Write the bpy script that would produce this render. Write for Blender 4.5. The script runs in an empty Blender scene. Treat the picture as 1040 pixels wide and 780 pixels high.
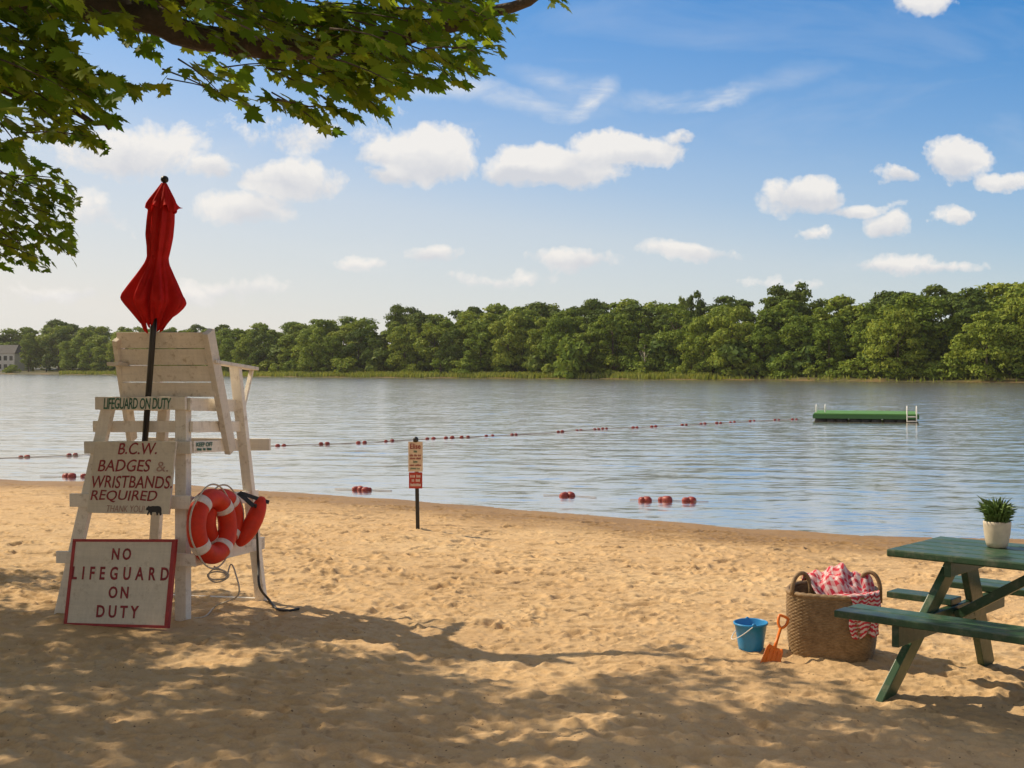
import bpy, math, random
import numpy as np
from mathutils import Vector, Matrix

R = math.radians
rnd = random.Random(7)
NR = np.random.RandomState(11)
scene = bpy.context.scene
COL = scene.collection

# ----------------------------------------------------------------------------------------------
# camera model: measurements of the photograph (1040 x 780) become metres on the ground
# ----------------------------------------------------------------------------------------------
F, CX, HY, CAMH = 1250.0, 520.0, 374.0, 1.7
ZW = -0.35                                   # lake level
SUN_EL, SUN_H = 45.0, Vector((0.90, -0.43, 0)).normalized()   # horizontal travel of the light

def at_d(px, py, d):
    return Vector(((px - CX) / F * d, d, CAMH + (HY - py) / F * d))
def at_z(px, py, z):
    d = F * (CAMH - z) / (py - HY)
    return Vector(((px - CX) / F * d, d, z))

# ----------------------------------------------------------------------------------------------
# numpy noise
# ----------------------------------------------------------------------------------------------
def _hash(ix, iy, seed):
    h = (ix.astype(np.int64) * 374761393 + iy.astype(np.int64) * 668265263 + seed * 1442695041) & 0xFFFFFFFF
    h = ((h ^ (h >> 13)) * 1274126177) & 0xFFFFFFFF
    h = h ^ (h >> 16)
    return (h & 0xFFFF) / 65535.0
def vnoise(x, y, seed=0):
    ix, iy = np.floor(x), np.floor(y)
    fx, fy = x - ix, y - iy
    ux, uy = fx * fx * fx * (fx * (fx * 6 - 15) + 10), fy * fy * fy * (fy * (fy * 6 - 15) + 10)
    a, b = _hash(ix, iy, seed), _hash(ix + 1, iy, seed)
    c, d = _hash(ix, iy + 1, seed), _hash(ix + 1, iy + 1, seed)
    return (a + (b - a) * ux) * (1 - uy) + (c + (d - c) * ux) * uy - 0.5
def fbm(x, y, octv=4, seed=0, gain=0.5):
    s, a = 0, 1.0
    for i in range(octv):
        s = s + a * vnoise(x + 17.3 * i, y - 9.1 * i, seed + i)
        x, y, a = x * 2.03, y * 2.03, a * gain
    return s

# ----------------------------------------------------------------------------------------------
# terrain
# ----------------------------------------------------------------------------------------------
_wl = [(0,487),(100,490),(200,494),(300,500),(400,507),(520,518),(640,528),(760,537),(900,545),(1040,549)]
_sh = [(-120, 74), (-40, 37.5)] + [tuple(at_z(a, b, ZW)[:2]) for a, b in _wl] + [(14, 11.5), (30, 5), (80, -12), (200, -40)]
SHX, SHY = np.array([p[0] for p in _sh]), np.array([p[1] for p in _sh])
_fl = [(0,380.0),(100,380.5),(300,382.8),(500,384),(700,385.5),(900,387.5),(1040,388.5)]
_fp = [(-900, 900), (-420, 585)] + [tuple(at_z(a, b, ZW)[:2]) for a, b in _fl] + [(112, 150), (170, 95), (215, 10), (230, -60)]
FX, FY = np.array([p[0] for p in _fp]), np.array([p[1] for p in _fp])

def shore_s(x, y):                            # metres inland (+) or out into the water (-) on the near side
    return (np.interp(x, SHX, SHY) - y) * 0.89 + 0.30*vnoise(x*0.45, x*0.0, 41) + 0.14*vnoise(x*1.7, x*0.0 + 3, 43)
def far_t(x, y):                              # metres inland on the far side
    return (y - np.interp(x, FX, FY)) * 0.8
def terrain(x, y):
    s, t = shore_s(x, y), far_t(x, y)
    land = ZW + 0.35 * (1 - np.maximum(0, 1 - np.maximum(s, 0) / 9.5)**1.6)
    bed = ZW - 3.2 * (1 - np.exp(np.minimum(s, 0) / 62))
    z = np.where(s > 0, land, bed)
    tt = np.clip(t, -40, 600)
    far = np.where(tt > 0, ZW + 0.55 * (1 - np.exp(-np.maximum(tt, 0) / 2.5)) + 7 * (1 - np.exp(-np.maximum(tt, 0) / 260)), ZW + 0.1 * tt)
    return np.where(t > -40, np.maximum(z, far), z)
def gz(x, y):
    return float(terrain(np.array([x], float), np.array([y], float))[0])
def on_ground(px, py):                        # pixel of a base -> point of the ground
    z = 0.0
    for _ in range(25):
        p = at_z(px, py, z)
        z = 0.5 * z + 0.5 * gz(p.x, p.y)
    return at_z(px, py, z)

# ----------------------------------------------------------------------------------------------
# object helpers
# ----------------------------------------------------------------------------------------------
def tag(o, label=None, cat=None, group=None, kind=None):
    if label: o['label'] = label
    if cat: o['category'] = cat
    if group: o['group'] = group
    if kind: o['kind'] = kind
    return o
def empty(name, loc, label, cat, group=None):
    o = bpy.data.objects.new(name, None); COL.objects.link(o)
    o.location = loc; o.empty_display_size = 0.1
    return tag(o, label, cat, group)
def root_loc(o):
    while o.parent: o = o.parent
    return Vector(o.location)
def frame(axis, side):
    a = axis.normalized()
    s = side - a * side.dot(a)
    s.normalize()
    return a, s, a.cross(s)

class MB:
    def __init__(self): self.v, self.f, self.uv = [], [], None
    def add(self, vs, fs):
        n = len(self.v); self.v += [tuple(p) for p in vs]
        self.f += [tuple(i + n for i in f) for f in fs]; return self
    def beam(self, p0, p1, w, t, side=Vector((1, 0, 0))):      # w along side, t across
        p0, p1 = Vector(p0), Vector(p1)
        a, s, u = frame(p1 - p0, Vector(side))
        vs = [p + s * (w/2*i) + u * (t/2*j) for p in (p0, p1) for i, j in ((-1,-1),(1,-1),(1,1),(-1,1))]
        return self.add(vs, [(3,2,1,0),(4,5,6,7),(0,1,5,4),(1,2,6,5),(2,3,7,6),(3,0,4,7)])
    def hexa(self, a, b):                                      # two quads (lists of 4 points)
        return self.add(list(a) + list(b), [(3,2,1,0),(4,5,6,7),(0,1,5,4),(1,2,6,5),(2,3,7,6),(3,0,4,7)])
    def tube(self, pts, r, seg=8, closed=False):
        pts = [Vector(p) for p in pts]; n = len(pts)
        rs = r if isinstance(r, (list, tuple)) else [r] * n
        rings = []; prev = None
        for i, p in enumerate(pts):
            a = pts[(i+1) % n] - pts[i-1] if closed else pts[min(i+1, n-1)] - pts[max(i-1, 0)]
            a.normalize()
            s = prev if prev is not None else (Vector((0,0,1)) if abs(a.z) < .9 else Vector((1,0,0)))
            s = s - a * s.dot(a)
            s.normalize(); prev = s; u = a.cross(s)
            rings.append([p + (s * math.cos(k*2*math.pi/seg) + u * math.sin(k*2*math.pi/seg)) * rs[i] for k in range(seg)])
        vs = [q for r_ in rings for q in r_]; fs = []
        for i in range(n if closed else n - 1):
            j = (i + 1) % n
            for k in range(seg):
                l = (k + 1) % seg
                fs.append((i*seg+k, i*seg+l, j*seg+l, j*seg+k))
        if not closed:
            fs.append(tuple(reversed(range(seg)))); fs.append(tuple((n-1)*seg + k for k in range(seg)))
        return self.add(vs, fs)
    def lathe(self, o, prof, seg=32, axis=Vector((0,0,1)), rfun=None, cap0=False, cap1=False):
        o = Vector(o); a = Vector(axis).normalized()
        s = Vector((1,0,0)); s = (s - a*s.dot(a)).normalized(); u = a.cross(s)
        vs = []
        for i, (r, h) in enumerate(prof):
            for k in range(seg):
                th = k*2*math.pi/seg
                rr = r if rfun is None else rfun(i, th, r)
                vs.append(o + a*h + (s*math.cos(th) + u*math.sin(th))*rr)
        fs = []
        for i in range(len(prof)-1):
            for k in range(seg):
                l = (k+1) % seg
                fs.append((i*seg+k, i*seg+l, (i+1)*seg+l, (i+1)*seg+k))
        if cap0: fs.append(tuple(reversed(range(seg))))
        if cap1: fs.append(tuple((len(prof)-1)*seg+k for k in range(seg)))
        return self.add(vs, fs)
    def grid(self, fn, nu, nv):                                # fn(u,v) -> point ; uv kept
        n = len(self.v)
        vs = [fn(i/(nu-1), j/(nv-1)) for j in range(nv) for i in range(nu)]
        fs = [(j*nu+i, j*nu+i+1, (j+1)*nu+i+1, (j+1)*nu+i) for j in range(nv-1) for i in range(nu-1)]
        return self.add(vs, fs)
    def build(self, name, mat, parent=None, smooth=False, bevel=0, solid=0, sub=0):
        me = bpy.data.meshes.new(name)
        off = root_loc(parent) if parent else Vector((0,0,0))
        me.from_pydata([(p[0]-off.x, p[1]-off.y, p[2]-off.z) for p in self.v], [], self.f)
        me.update()
        o = bpy.data.objects.new(name, me); COL.objects.link(o)
        if mat: me.materials.append(mat)
        if parent: o.parent = parent
        if smooth: me.polygons.foreach_set('use_smooth', [True]*len(me.polygons))
        if solid:
            m = o.modifiers.new('solid', 'SOLIDIFY'); m.thickness = solid; m.offset = 0
        if bevel:
            m = o.modifiers.new('bevel', 'BEVEL'); m.width = bevel; m.segments = 2; m.limit_method = 'ANGLE'
        if sub:
            m = o.modifiers.new('sub', 'SUBSURF'); m.levels = m.render_levels = sub
        return o

def fast_mesh(name, verts, faces_n, nper, mat, smooth=False):  # numpy mesh of equal polygons
    me = bpy.data.meshes.new(name)
    nv, nf = len(verts), len(faces_n)
    me.vertices.add(nv); me.vertices.foreach_set('co', np.ascontiguousarray(verts, dtype=np.float32).ravel())
    me.loops.add(nf*nper); me.loops.foreach_set('vertex_index', np.ascontiguousarray(faces_n, dtype=np.int32).ravel())
    me.polygons.add(nf)
    me.polygons.foreach_set('loop_start', np.arange(0, nf*nper, nper, dtype=np.int32))
    me.polygons.foreach_set('loop_total', np.full(nf, nper, dtype=np.int32))
    if smooth: me.polygons.foreach_set('use_smooth', np.ones(nf, dtype=bool))
    me.update(calc_edges=True); me.validate()
    if mat: me.materials.append(mat)
    return me
def link(name, me, parent=None):
    o = bpy.data.objects.new(name, me); COL.objects.link(o)
    if parent: o.parent = parent
    return o
def attr(me, name, arr):
    a = me.attributes.new(name, 'FLOAT', 'POINT'); a.data.foreach_set('value', np.ascontiguousarray(arr, dtype=np.float32).ravel())

# ----------------------------------------------------------------------------------------------
# materials
# ----------------------------------------------------------------------------------------------
class NT:
    def __init__(self, tree): self.t = tree; self.L = tree.links
    def n(self, typ, **kw):
        nd = self.t.nodes.new(typ)
        for k, v in kw.items():
            if k.startswith('_'): setattr(nd, k[1:], v)
        for k, v in kw.items():
            if k.startswith('_'): continue
            key = int(k[1:]) if k[0] == 'i' and k[1:].isdigit() else k.replace('__', ' ')
            self.set(nd.inputs[key], v)
        return nd
    def set(self, sock, v):
        if isinstance(v, bpy.types.NodeSocket): self.L.new(v, sock)
        elif isinstance(v, bpy.types.Node): self.L.new(v.outputs[0], sock)
        else: sock.default_value = v
    def math(self, op, a, b=None, c=None, clamp=False):
        nd = self.t.nodes.new('ShaderNodeMath'); nd.operation = op; nd.use_clamp = clamp
        for i, v in enumerate((a, b, c)):
            if v is not None: self.set(nd.inputs[i], v)
        return nd.outputs[0]
    def vmath(self, op, a, b=None):
        nd = self.t.nodes.new('ShaderNodeVectorMath'); nd.operation = op
        for i, v in enumerate((a, b)):
            if v is not None: self.set(nd.inputs[i], v)
        return nd.outputs['Value'] if op in ('LENGTH', 'DOT_PRODUCT', 'DISTANCE') else nd.outputs[0]
    def ramp(self, x, stops, interp='LINEAR'):
        nd = self.t.nodes.new('ShaderNodeValToRGB'); cr = nd.color_ramp; cr.interpolation = interp
        while len(cr.elements) < len(stops): cr.elements.new(0.5)
        for e, (p, c) in zip(cr.elements, stops):
            e.position = p; e.color = c if len(c) == 4 else (*c, 1)
        self.set(nd.inputs[0], x); return nd.outputs[0]
    def mix(self, f, a, b, mode='MIX'):
        nd = self.t.nodes.new('ShaderNodeMix'); nd.data_type = 'RGBA'; nd.blend_type = mode
        self.set(nd.inputs[0], f)
        for i, v in ((6, a), (7, b)):
            if isinstance(v, tuple) and len(v) == 3: v = (*v, 1)
            self.set(nd.inputs[i], v)
        return nd.outputs[2]
    def noise(self, vec, scale, detail=4, rough=0.55, dist=0):
        nd = self.n('ShaderNodeTexNoise', Scale=scale, Detail=detail, Roughness=rough, Distortion=dist)
        if vec is not None: self.set(nd.inputs['Vector'], vec)
        return nd.outputs[0]
    def mapping(self, vec, scale=(1,1,1), loc=(0,0,0), rot=(0,0,0)):
        return self.n('ShaderNodeMapping', Vector=vec, Scale=scale, Location=loc, Rotation=rot).outputs[0]
    def bump(self, h, strength=0.5, dist=0.01, normal=None):
        nd = self.n('ShaderNodeBump', Height=h, Strength=strength, Distance=dist)
        if normal is not None: self.set(nd.inputs['Normal'], normal)
        return nd.outputs[0]
def new_mat(name):
    m = bpy.data.materials.new(name); m.use_nodes = True
    t = m.node_tree; t.nodes.clear()
    k = NT(t); k.out = t.nodes.new('ShaderNodeOutputMaterial')
    return m, k
def finish(m, k, shader):
    k.L.new(shader if isinstance(shader, bpy.types.NodeSocket) else shader.outputs[0], k.out.inputs[0]); return m
def obj_co(k): return k.n('ShaderNodeTexCoord').outputs['Object']
def pos(k): return k.n('ShaderNodeNewGeometry').outputs['Position']

def simple(name, col, rough=0.5, var=0.12, scale=8, bump=0.0, bscale=60, bdist=0.003, spec=0.5, metal=0.0, dirt=None):
    m, k = new_mat(name); co = obj_co(k)
    n = k.noise(co, scale, 5, 0.6)
    dark = tuple(c*(1-var*1.6) for c in col); lite = tuple(min(1, c*(1+var)) for c in col)
    c = k.ramp(n, [(0.3, dark), (0.7, lite)])
    if dirt:
        dn = k.noise(co, scale*0.6, 7, 0.7)
        c = k.mix(k.ramp(dn, [(0.5, (0,0,0)), (0.72, (0.8,0.8,0.8))]), c, dirt)
    b = k.n('ShaderNodeBsdfPrincipled', Base__Color=c, Roughness=rough, Metallic=metal)
    b.inputs['Specular IOR Level'].default_value = spec
    if bump:
        k.set(b.inputs['Normal'], k.bump(k.noise(co, bscale, 4, 0.6), bump, bdist))
    return finish(m, k, b)

def painted_wood(name, col, wear, worn_amt=0.62, rough=0.62, rot=(0,0,0), tv=0.28):
    m, k = new_mat(name); co = obj_co(k)
    big = k.noise(co, 3.0, 6, 0.65)
    st = k.noise(k.mapping(co, scale=(2.2, 2.2, 40)), 1.6, 5, 0.6)      # horizontal grain
    sv = k.noise(k.mapping(co, scale=(38, 38, 2.0)), 1.4, 5, 0.6)
    g = k.math('MULTIPLY', k.math('ADD', st, sv), 0.5)
    c = k.ramp(k.math('MULTIPLY_ADD', g, 0.6, k.math('MULTIPLY', big, 0.4)), [(0.35, tuple(x*0.80 for x in col)), (0.62, tuple(min(1, x*1.05) for x in col))])
    w = k.math('MULTIPLY_ADD', k.noise(co, 13, 7, 0.75), 0.75, k.math('MULTIPLY', g, 0.25))
    c = k.mix(k.ramp(w, [(worn_amt-0.06, (0,0,0)), (worn_amt+0.08, (1,1,1))]), c, wear)
    ob = k.n('ShaderNodeObjectInfo').outputs['Random']
    tone = k.math('MULTIPLY_ADD', ob, tv, 1.0 - tv*0.5)
    c = k.mix(1.0, c, k.n('ShaderNodeCombineXYZ', X=tone, Y=tone, Z=tone).outputs[0], 'MULTIPLY')
    spk = k.noise(co, 55, 5, 0.75)
    c = k.mix(k.ramp(spk, [(0.60, (0,0,0)), (0.72, (.7,.7,.7))]), c, wear)
    b = k.n('ShaderNodeBsdfPrincipled', Base__Color=c, Roughness=rough)
    k.set(b.inputs['Normal'], k.bump(k.math('MULTIPLY_ADD', w, 0.5, g), 0.4, 0.004))
    return finish(m, k, b)

M = {}
M['white_wood'] = painted_wood('white_wood', (0.80, 0.745, 0.65), (0.36, 0.29, 0.20), 0.595)
M['sign_wood'] = painted_wood('sign_wood', (0.68, 0.62, 0.51), (0.42, 0.36, 0.27), 0.60)
M['green_wood'] = painted_wood('green_wood', (0.030, 0.080, 0.038), (0.11, 0.13, 0.085), 0.565, rough=0.40, tv=0.55)
M['rail_white'] = painted_wood('rail_white', (0.66, 0.62, 0.53), (0.40, 0.33, 0.24), 0.67)
M['red_paint'] = simple('red_paint', (0.36, 0.03, 0.03), 0.55, 0.15, 20)
M['red_letter'] = simple('red_letter', (0.26, 0.022, 0.028), 0.6, 0.25, 40)
M['pink_letter'] = simple('pink_letter', (0.40, 0.24, 0.19), 0.6, 0.2, 40)
M['green_letter'] = simple('green_letter', (0.03, 0.14, 0.09), 0.6, 0.3, 50)
M['black_letter'] = simple('black_letter', (0.02, 0.02, 0.022), 0.6, 0.1, 40)
M['white_letter'] = simple('white_letter', (0.75, 0.65, 0.58), 0.6, 0.1, 40)
M['black_metal'] = simple('black_metal', (0.018, 0.018, 0.018), 0.42, 0.2, 20)
M['red_cloth'] = None
M['ring_red'] = simple('ring_red', (0.62, 0.038, 0.012), 0.55, 0.12, 14, 0.15, 70, 0.002, spec=0.25, dirt=(0.45, 0.045, 0.02))
M['ring_band'] = simple('ring_band', (0.72, 0.62, 0.55), 0.6, 0.12, 25)
M['rope'] = simple('rope', (0.55, 0.48, 0.38), 0.85, 0.15, 60, 0.5, 200, 0.003)
M['strap'] = simple('strap', (0.025, 0.024, 0.024), 0.6, 0.2, 30)
M['pail_blue'] = simple('pail_blue', (0.02, 0.25, 0.56), 0.38, 0.06, 10, 0.05, 50)
M['pail_wire'] = simple('pail_wire', (0.75, 0.75, 0.72), 0.4, 0.05, 10)
M['spade_orange'] = simple('spade_orange', (0.82, 0.19, 0.012), 0.38, 0.06, 12)
M['pot_glaze'] = simple('pot_glaze', (0.62, 0.54, 0.42), 0.55, 0.1, 18, 0.15, 90)
M['soil'] = simple('soil', (0.05, 0.035, 0.022), 0.9, 0.3, 60, 0.6, 120)
M['plant_leaf'] = simple('plant_leaf', (0.13, 0.21, 0.055), 0.5, 0.3, 30)
M['float_red'] = simple('float_red', (0.27, 0.035, 0.026), 0.5, 0.2, 10)
M['float_rope'] = simple('float_rope', (0.42, 0.34, 0.28), 0.8, 0.2, 30)
M['raft_green'] = painted_wood('raft_green', (0.11, 0.30, 0.055), (0.12, 0.2, 0.07), 0.7)
M['raft_side'] = painted_wood('raft_side', (0.035, 0.12, 0.035), (0.06, 0.11, 0.05), 0.7)
M['raft_float'] = simple('raft_float', (0.02, 0.022, 0.022), 0.5, 0.2, 4)
M['rail_metal'] = simple('rail_metal', (0.75, 0.74, 0.70), 0.35, 0.05, 4)
M['bark'] = simple('bark', (0.085, 0.065, 0.048), 0.9, 0.35, 6, 0.8, 18, 0.03)
M['pale_bark'] = simple('pale_bark', (0.42, 0.38, 0.33), 0.9, 0.2, 2)
M['house_wall'] = simple('house_wall', (0.62, 0.60, 0.57), 0.8, 0.06, 1)
M['house_roof'] = simple('house_roof', (0.06, 0.06, 0.065), 0.85, 0.2, 2)
M['window_dark'] = simple('window_dark', (0.03, 0.035, 0.04), 0.15, 0.2, 1)
M['sign_tan'] = simple('sign_tan', (0.68, 0.54, 0.40), 0.6, 0.12, 12)
M['sign_red'] = simple('sign_red', (0.42, 0.045, 0.03), 0.6, 0.1, 12)

def cloth_red():
    m, k = new_mat('red_cloth'); co = obj_co(k)
    n = k.noise(co, 7, 5, 0.6)
    c = k.ramp(n, [(0.3, (0.56, 0.014, 0.014)), (0.7, (0.80, 0.030, 0.026))])
    d = k.n('ShaderNodeBsdfDiffuse', Color=c); t = k.n('ShaderNodeBsdfTranslucent', Color=c)
    w = k.noise(co, 420, 2, 0.5)
    nb = k.bump(k.math('ADD', k.math('MULTIPLY', w, 0.2), k.noise(k.mapping(co, scale=(30, 30, 5)), 1.2, 3, 0.5)), 0.45, 0.012)
    k.set(d.inputs['Normal'], nb)
    g = k.n('ShaderNodeBsdfGlossy', Roughness=0.5); k.set(g.inputs['Normal'], nb)
    mx = k.n('ShaderNodeMixShader', Fac=0.38); k.L.new(d.outputs[0], mx.inputs[1]); k.L.new(t.outputs[0], mx.inputs[2])
    m2 = k.n('ShaderNodeMixShader', Fac=0.012); k.L.new(mx.outputs[0], m2.inputs[1]); k.L.new(g.outputs[0], m2.inputs[2])
    return finish(m, k, m2)
M['red_cloth'] = cloth_red()

def leaf_mat(name, c0, c1, c2, trans=0.42, spec=0.05):
    m, k = new_mat(name)
    r = k.n('ShaderNodeNewGeometry').outputs['Random Per Island']
    orand = k.n('ShaderNodeObjectInfo').outputs['Random']
    v = k.math('MULTIPLY_ADD', r, 0.6, k.math('MULTIPLY', orand, 0.4))
    c = k.ramp(v, [(0.05, c0), (0.5, c1), (0.95, c2)])
    d = k.n('ShaderNodeBsdfPrincipled', Base__Color=c, Roughness=0.5); d.inputs['Specular IOR Level'].default_value = spec
    tc = k.mix(1.0, c, (1.25, 1.15, 0.45), 'MULTIPLY')
    t = k.n('ShaderNodeBsdfTranslucent', Color=tc)
    mx = k.n('ShaderNodeMixShader', Fac=trans); k.L.new(d.outputs[0], mx.inputs[1]); k.L.new(t.outputs[0], mx.inputs[2])
    return finish(m, k, mx)
M['maple_leaf'] = leaf_mat('maple_leaf', (0.054, 0.125, 0.015), (0.102, 0.190, 0.023), (0.23, 0.29, 0.038), 0.59, 0.08)
M['far_leaf'] = leaf_mat('far_leaf', (0.098, 0.162, 0.026), (0.170, 0.240, 0.038), (0.275, 0.315, 0.050), 0.24)
M['pale_leaf'] = leaf_mat('pale_leaf', (0.135, 0.205, 0.034), (0.20, 0.27, 0.044), (0.295, 0.335, 0.058), 0.26)
M['dark_leaf'] = leaf_mat('dark_leaf', (0.060, 0.105, 0.024), (0.095, 0.145, 0.030), (0.145, 0.185, 0.038), 0.22)
M['reed'] = leaf_mat('reed', (0.15, 0.20, 0.045), (0.23, 0.28, 0.065), (0.33, 0.34, 0.10), 0.3)

def wicker_mat():
    m, k = new_mat('wicker'); co = obj_co(k)
    n = k.noise(co, 26, 6, 0.7); n2 = k.noise(k.mapping(co, scale=(20, 20, 150)), 2, 3, 0.5)
    c = k.ramp(k.math('MULTIPLY_ADD', n, 0.65, k.math('MULTIPLY', n2, 0.35)), [(0.28, (0.10, 0.058, 0.026)), (0.5, (0.26, 0.165, 0.078)), (0.72, (0.42, 0.29, 0.155))])
    b = k.n('ShaderNodeBsdfPrincipled', Base__Color=c, Roughness=0.62)
    k.set(b.inputs['Normal'], k.bump(n2, 0.5, 0.004))
    return finish(m, k, b)
M['wicker'] = wicker_mat()

def towel_mat():
    m, k = new_mat('towel_stripe')
    uv = k.n('ShaderNodeUVMap').outputs[0]
    s = k.n('ShaderNodeSeparateXYZ', Vector=uv)
    wob = k.math('MULTIPLY', k.noise(uv, 6, 3, 0.5), 0.11)
    a = k.math('FRACT', k.math('MULTIPLY', k.math('ADD', s.outputs[1], wob), 22.0))
    st = k.ramp(a, [(0.50, (0,0,0)), (0.53, (1,1,1))], 'LINEAR')
    b2 = k.math('FRACT', k.math('MULTIPLY', k.math('ADD', s.outputs[0], wob), 11.0))
    st2 = k.ramp(b2, [(0.55, (0,0,0)), (0.6, (1,1,1))])
    plaid = k.mix(0.5, st, st2)
    sel = k.ramp(s.outputs[1], [(0.56, (1,1,1)), (0.60, (0,0,0))])
    f = k.mix(sel, st, plaid)
    c = k.mix(f, (0.55, 0.03, 0.06), (0.70, 0.58, 0.58))
    b = k.n('ShaderNodeBsdfPrincipled', Base__Color=c, Roughness=0.9)
    k.set(b.inputs['Normal'], k.bump(k.noise(uv, 220, 2, 0.6), 0.5, 0.004))
    return finish(m, k, b)
M['towel'] = towel_mat()

def ground_mat():
    m, k = new_mat('sand_ground'); p = pos(k)
    s = k.n('ShaderNodeAttribute', _attribute_name='shore').outputs['Fac']
    fa = k.n('ShaderNodeAttribute', _attribute_name='far').outputs['Fac']
    n1 = k.noise(p, 0.55, 6, 0.6); n2 = k.noise(p, 7, 6, 0.65); n3 = k.noise(p, 90, 5, 0.7)
    v = k.math('MULTIPLY_ADD', n1, 0.40, k.math('MULTIPLY_ADD', n2, 0.35, k.math('MULTIPLY', n3, 0.25)))
    dry = k.ramp(v, [(0.33, (0.42, 0.268, 0.132)), (0.5, (0.565, 0.385, 0.205)), (0.66, (0.665, 0.485, 0.275))])
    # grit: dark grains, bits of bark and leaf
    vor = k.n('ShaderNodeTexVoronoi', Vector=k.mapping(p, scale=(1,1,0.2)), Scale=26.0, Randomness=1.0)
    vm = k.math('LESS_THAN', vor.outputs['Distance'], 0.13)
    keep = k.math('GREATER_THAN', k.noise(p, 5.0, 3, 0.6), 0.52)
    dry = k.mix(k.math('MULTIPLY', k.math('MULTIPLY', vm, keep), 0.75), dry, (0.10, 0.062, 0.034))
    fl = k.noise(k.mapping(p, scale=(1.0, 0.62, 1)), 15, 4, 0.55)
    dry = k.mix(k.ramp(fl, [(0.60, (0,0,0)), (0.70, (.55,.55,.55))]), dry, (0.27, 0.165, 0.078))  # brown flecks: debris, and the small shadows of pits put into the colour
    drift = k.math('MULTIPLY', k.ramp(k.math('ABSOLUTE', k.math('SUBTRACT', k.math('ADD', s, k.math('MULTIPLY', k.noise(p, 0.7, 4, 0.6), 2.4)), 4.6)), [(0.0, (1,1,1)), (0.55, (0,0,0))]), k.ramp(k.noise(k.mapping(p, scale=(0.5, 2.2, 1)), 2.4, 6, 0.7), [(0.50, (0,0,0)), (0.62, (.75,.75,.75))]))
    dry = k.mix(drift, dry, (0.17, 0.105, 0.055))
    wet = k.ramp(v, [(0.35, (0.22, 0.128, 0.050)), (0.65, (0.36, 0.222, 0.095))])
    sw = k.math('ADD', s, k.math('MULTIPLY', k.math('SUBTRACT', k.noise(p, 0.9, 6, 0.68), 0.5), 3.4))
    wf = k.ramp(k.math('MULTIPLY', sw, 0.25), [(0.40, (1,1,1)), (0.82, (0,0,0))])
    c = k.mix(wf, dry, wet)
    soil = k.ramp(k.noise(p, 0.35, 5, 0.6), [(0.35, (0.06, 0.055, 0.025)), (0.65, (0.13, 0.12, 0.045))])
    c = k.mix(fa, c, soil)
    rough = k.math('MULTIPLY_ADD', wf, -0.35, 0.92)
    b = k.n('ShaderNodeBsdfPrincipled', Base__Color=c, Roughness=rough); b.inputs['Specular IOR Level'].default_value = 0.25
    h = k.math('MULTIPLY_ADD', k.noise(p, 38, 6, 0.7), 0.6, k.math('MULTIPLY', n3, 0.4))
    k.set(b.inputs['Normal'], k.bump(h, 0.55, 0.02))
    return finish(m, k, b)
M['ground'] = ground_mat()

def water_mat():
    m, k = new_mat('lake_water'); p = pos(k)
    dep = k.n('ShaderNodeAttribute', _attribute_name='depth').outputs['Fac']
    q = k.mapping(p, scale=(0.36, 1.0, 1.0), rot=(0, 0, R(10)))
    def slope(scale, detail, rough):
        nd = k.n('ShaderNodeTexNoise', Vector=q, Scale=scale, Detail=detail, Roughness=rough, Distortion=0.3)
        return k.vmath('SUBTRACT', nd.outputs['Color'], (0.5, 0.5, 0.5))
    big = k.noise(p, 0.06, 3, 0.5)
    amp = k.ramp(big, [(0.35, (0.7,)*3), (0.65, (1,1,1))])
    sl_ = k.vmath('ADD', k.vmath('MULTIPLY', slope(1.3, 5, 0.6), (0.08, 0.17, 0)), k.vmath('MULTIPLY', slope(7.5, 5, 0.65), (0.13, 0.27, 0)))
    amp = k.math('MULTIPLY', amp, k.ramp(k.math('DIVIDE', dep, 3.0), [(0.05, (.5,)*3), (0.45, (1,1,1))]))
    amp = k.math('MULTIPLY', amp, 1.75)
    sl_ = k.vmath('MULTIPLY', sl_, k.n('ShaderNodeCombineXYZ', X=amp, Y=amp, Z=0.0).outputs[0])
    nb = k.vmath('NORMALIZE', k.vmath('ADD', k.n('ShaderNodeNewGeometry').outputs['Normal'], sl_))
    tr = k.n('ShaderNodeBsdfTransparent', Color=(0.86, 0.88, 0.82, 1))
    mk = k.n('ShaderNodeBsdfDiffuse', Color=(0.38, 0.33, 0.235, 1))
    f = k.math('SUBTRACT', 1.0, k.math('EXPONENT', k.math('MULTIPLY', dep, -1.3)), clamp=True)
    body = k.n('ShaderNodeMixShader', Fac=f); k.L.new(tr.outputs[0], body.inputs[1]); k.L.new(mk.outputs[0], body.inputs[2])
    gl = k.n('ShaderNodeBsdfGlossy', Roughness=0.14, Color=(1.0, 0.955, 0.88, 1)); k.set(gl.inputs['Normal'], nb)
    fr = k.n('ShaderNodeFresnel', IOR=1.33); k.set(fr.inputs['Normal'], nb)
    ff = k.n('ShaderNodeFresnel', IOR=1.33)
    fac = k.math('MULTIPLY_ADD', fr.outputs[0], 0.45, k.math('MULTIPLY', ff.outputs[0], 0.46))
    mx = k.n('ShaderNodeMixShader', Fac=fac); k.L.new(body.outputs[0], mx.inputs[1]); k.L.new(gl.outputs[0], mx.inputs[2])
    return finish(m, k, mx)
M['water'] = water_mat()

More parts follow.
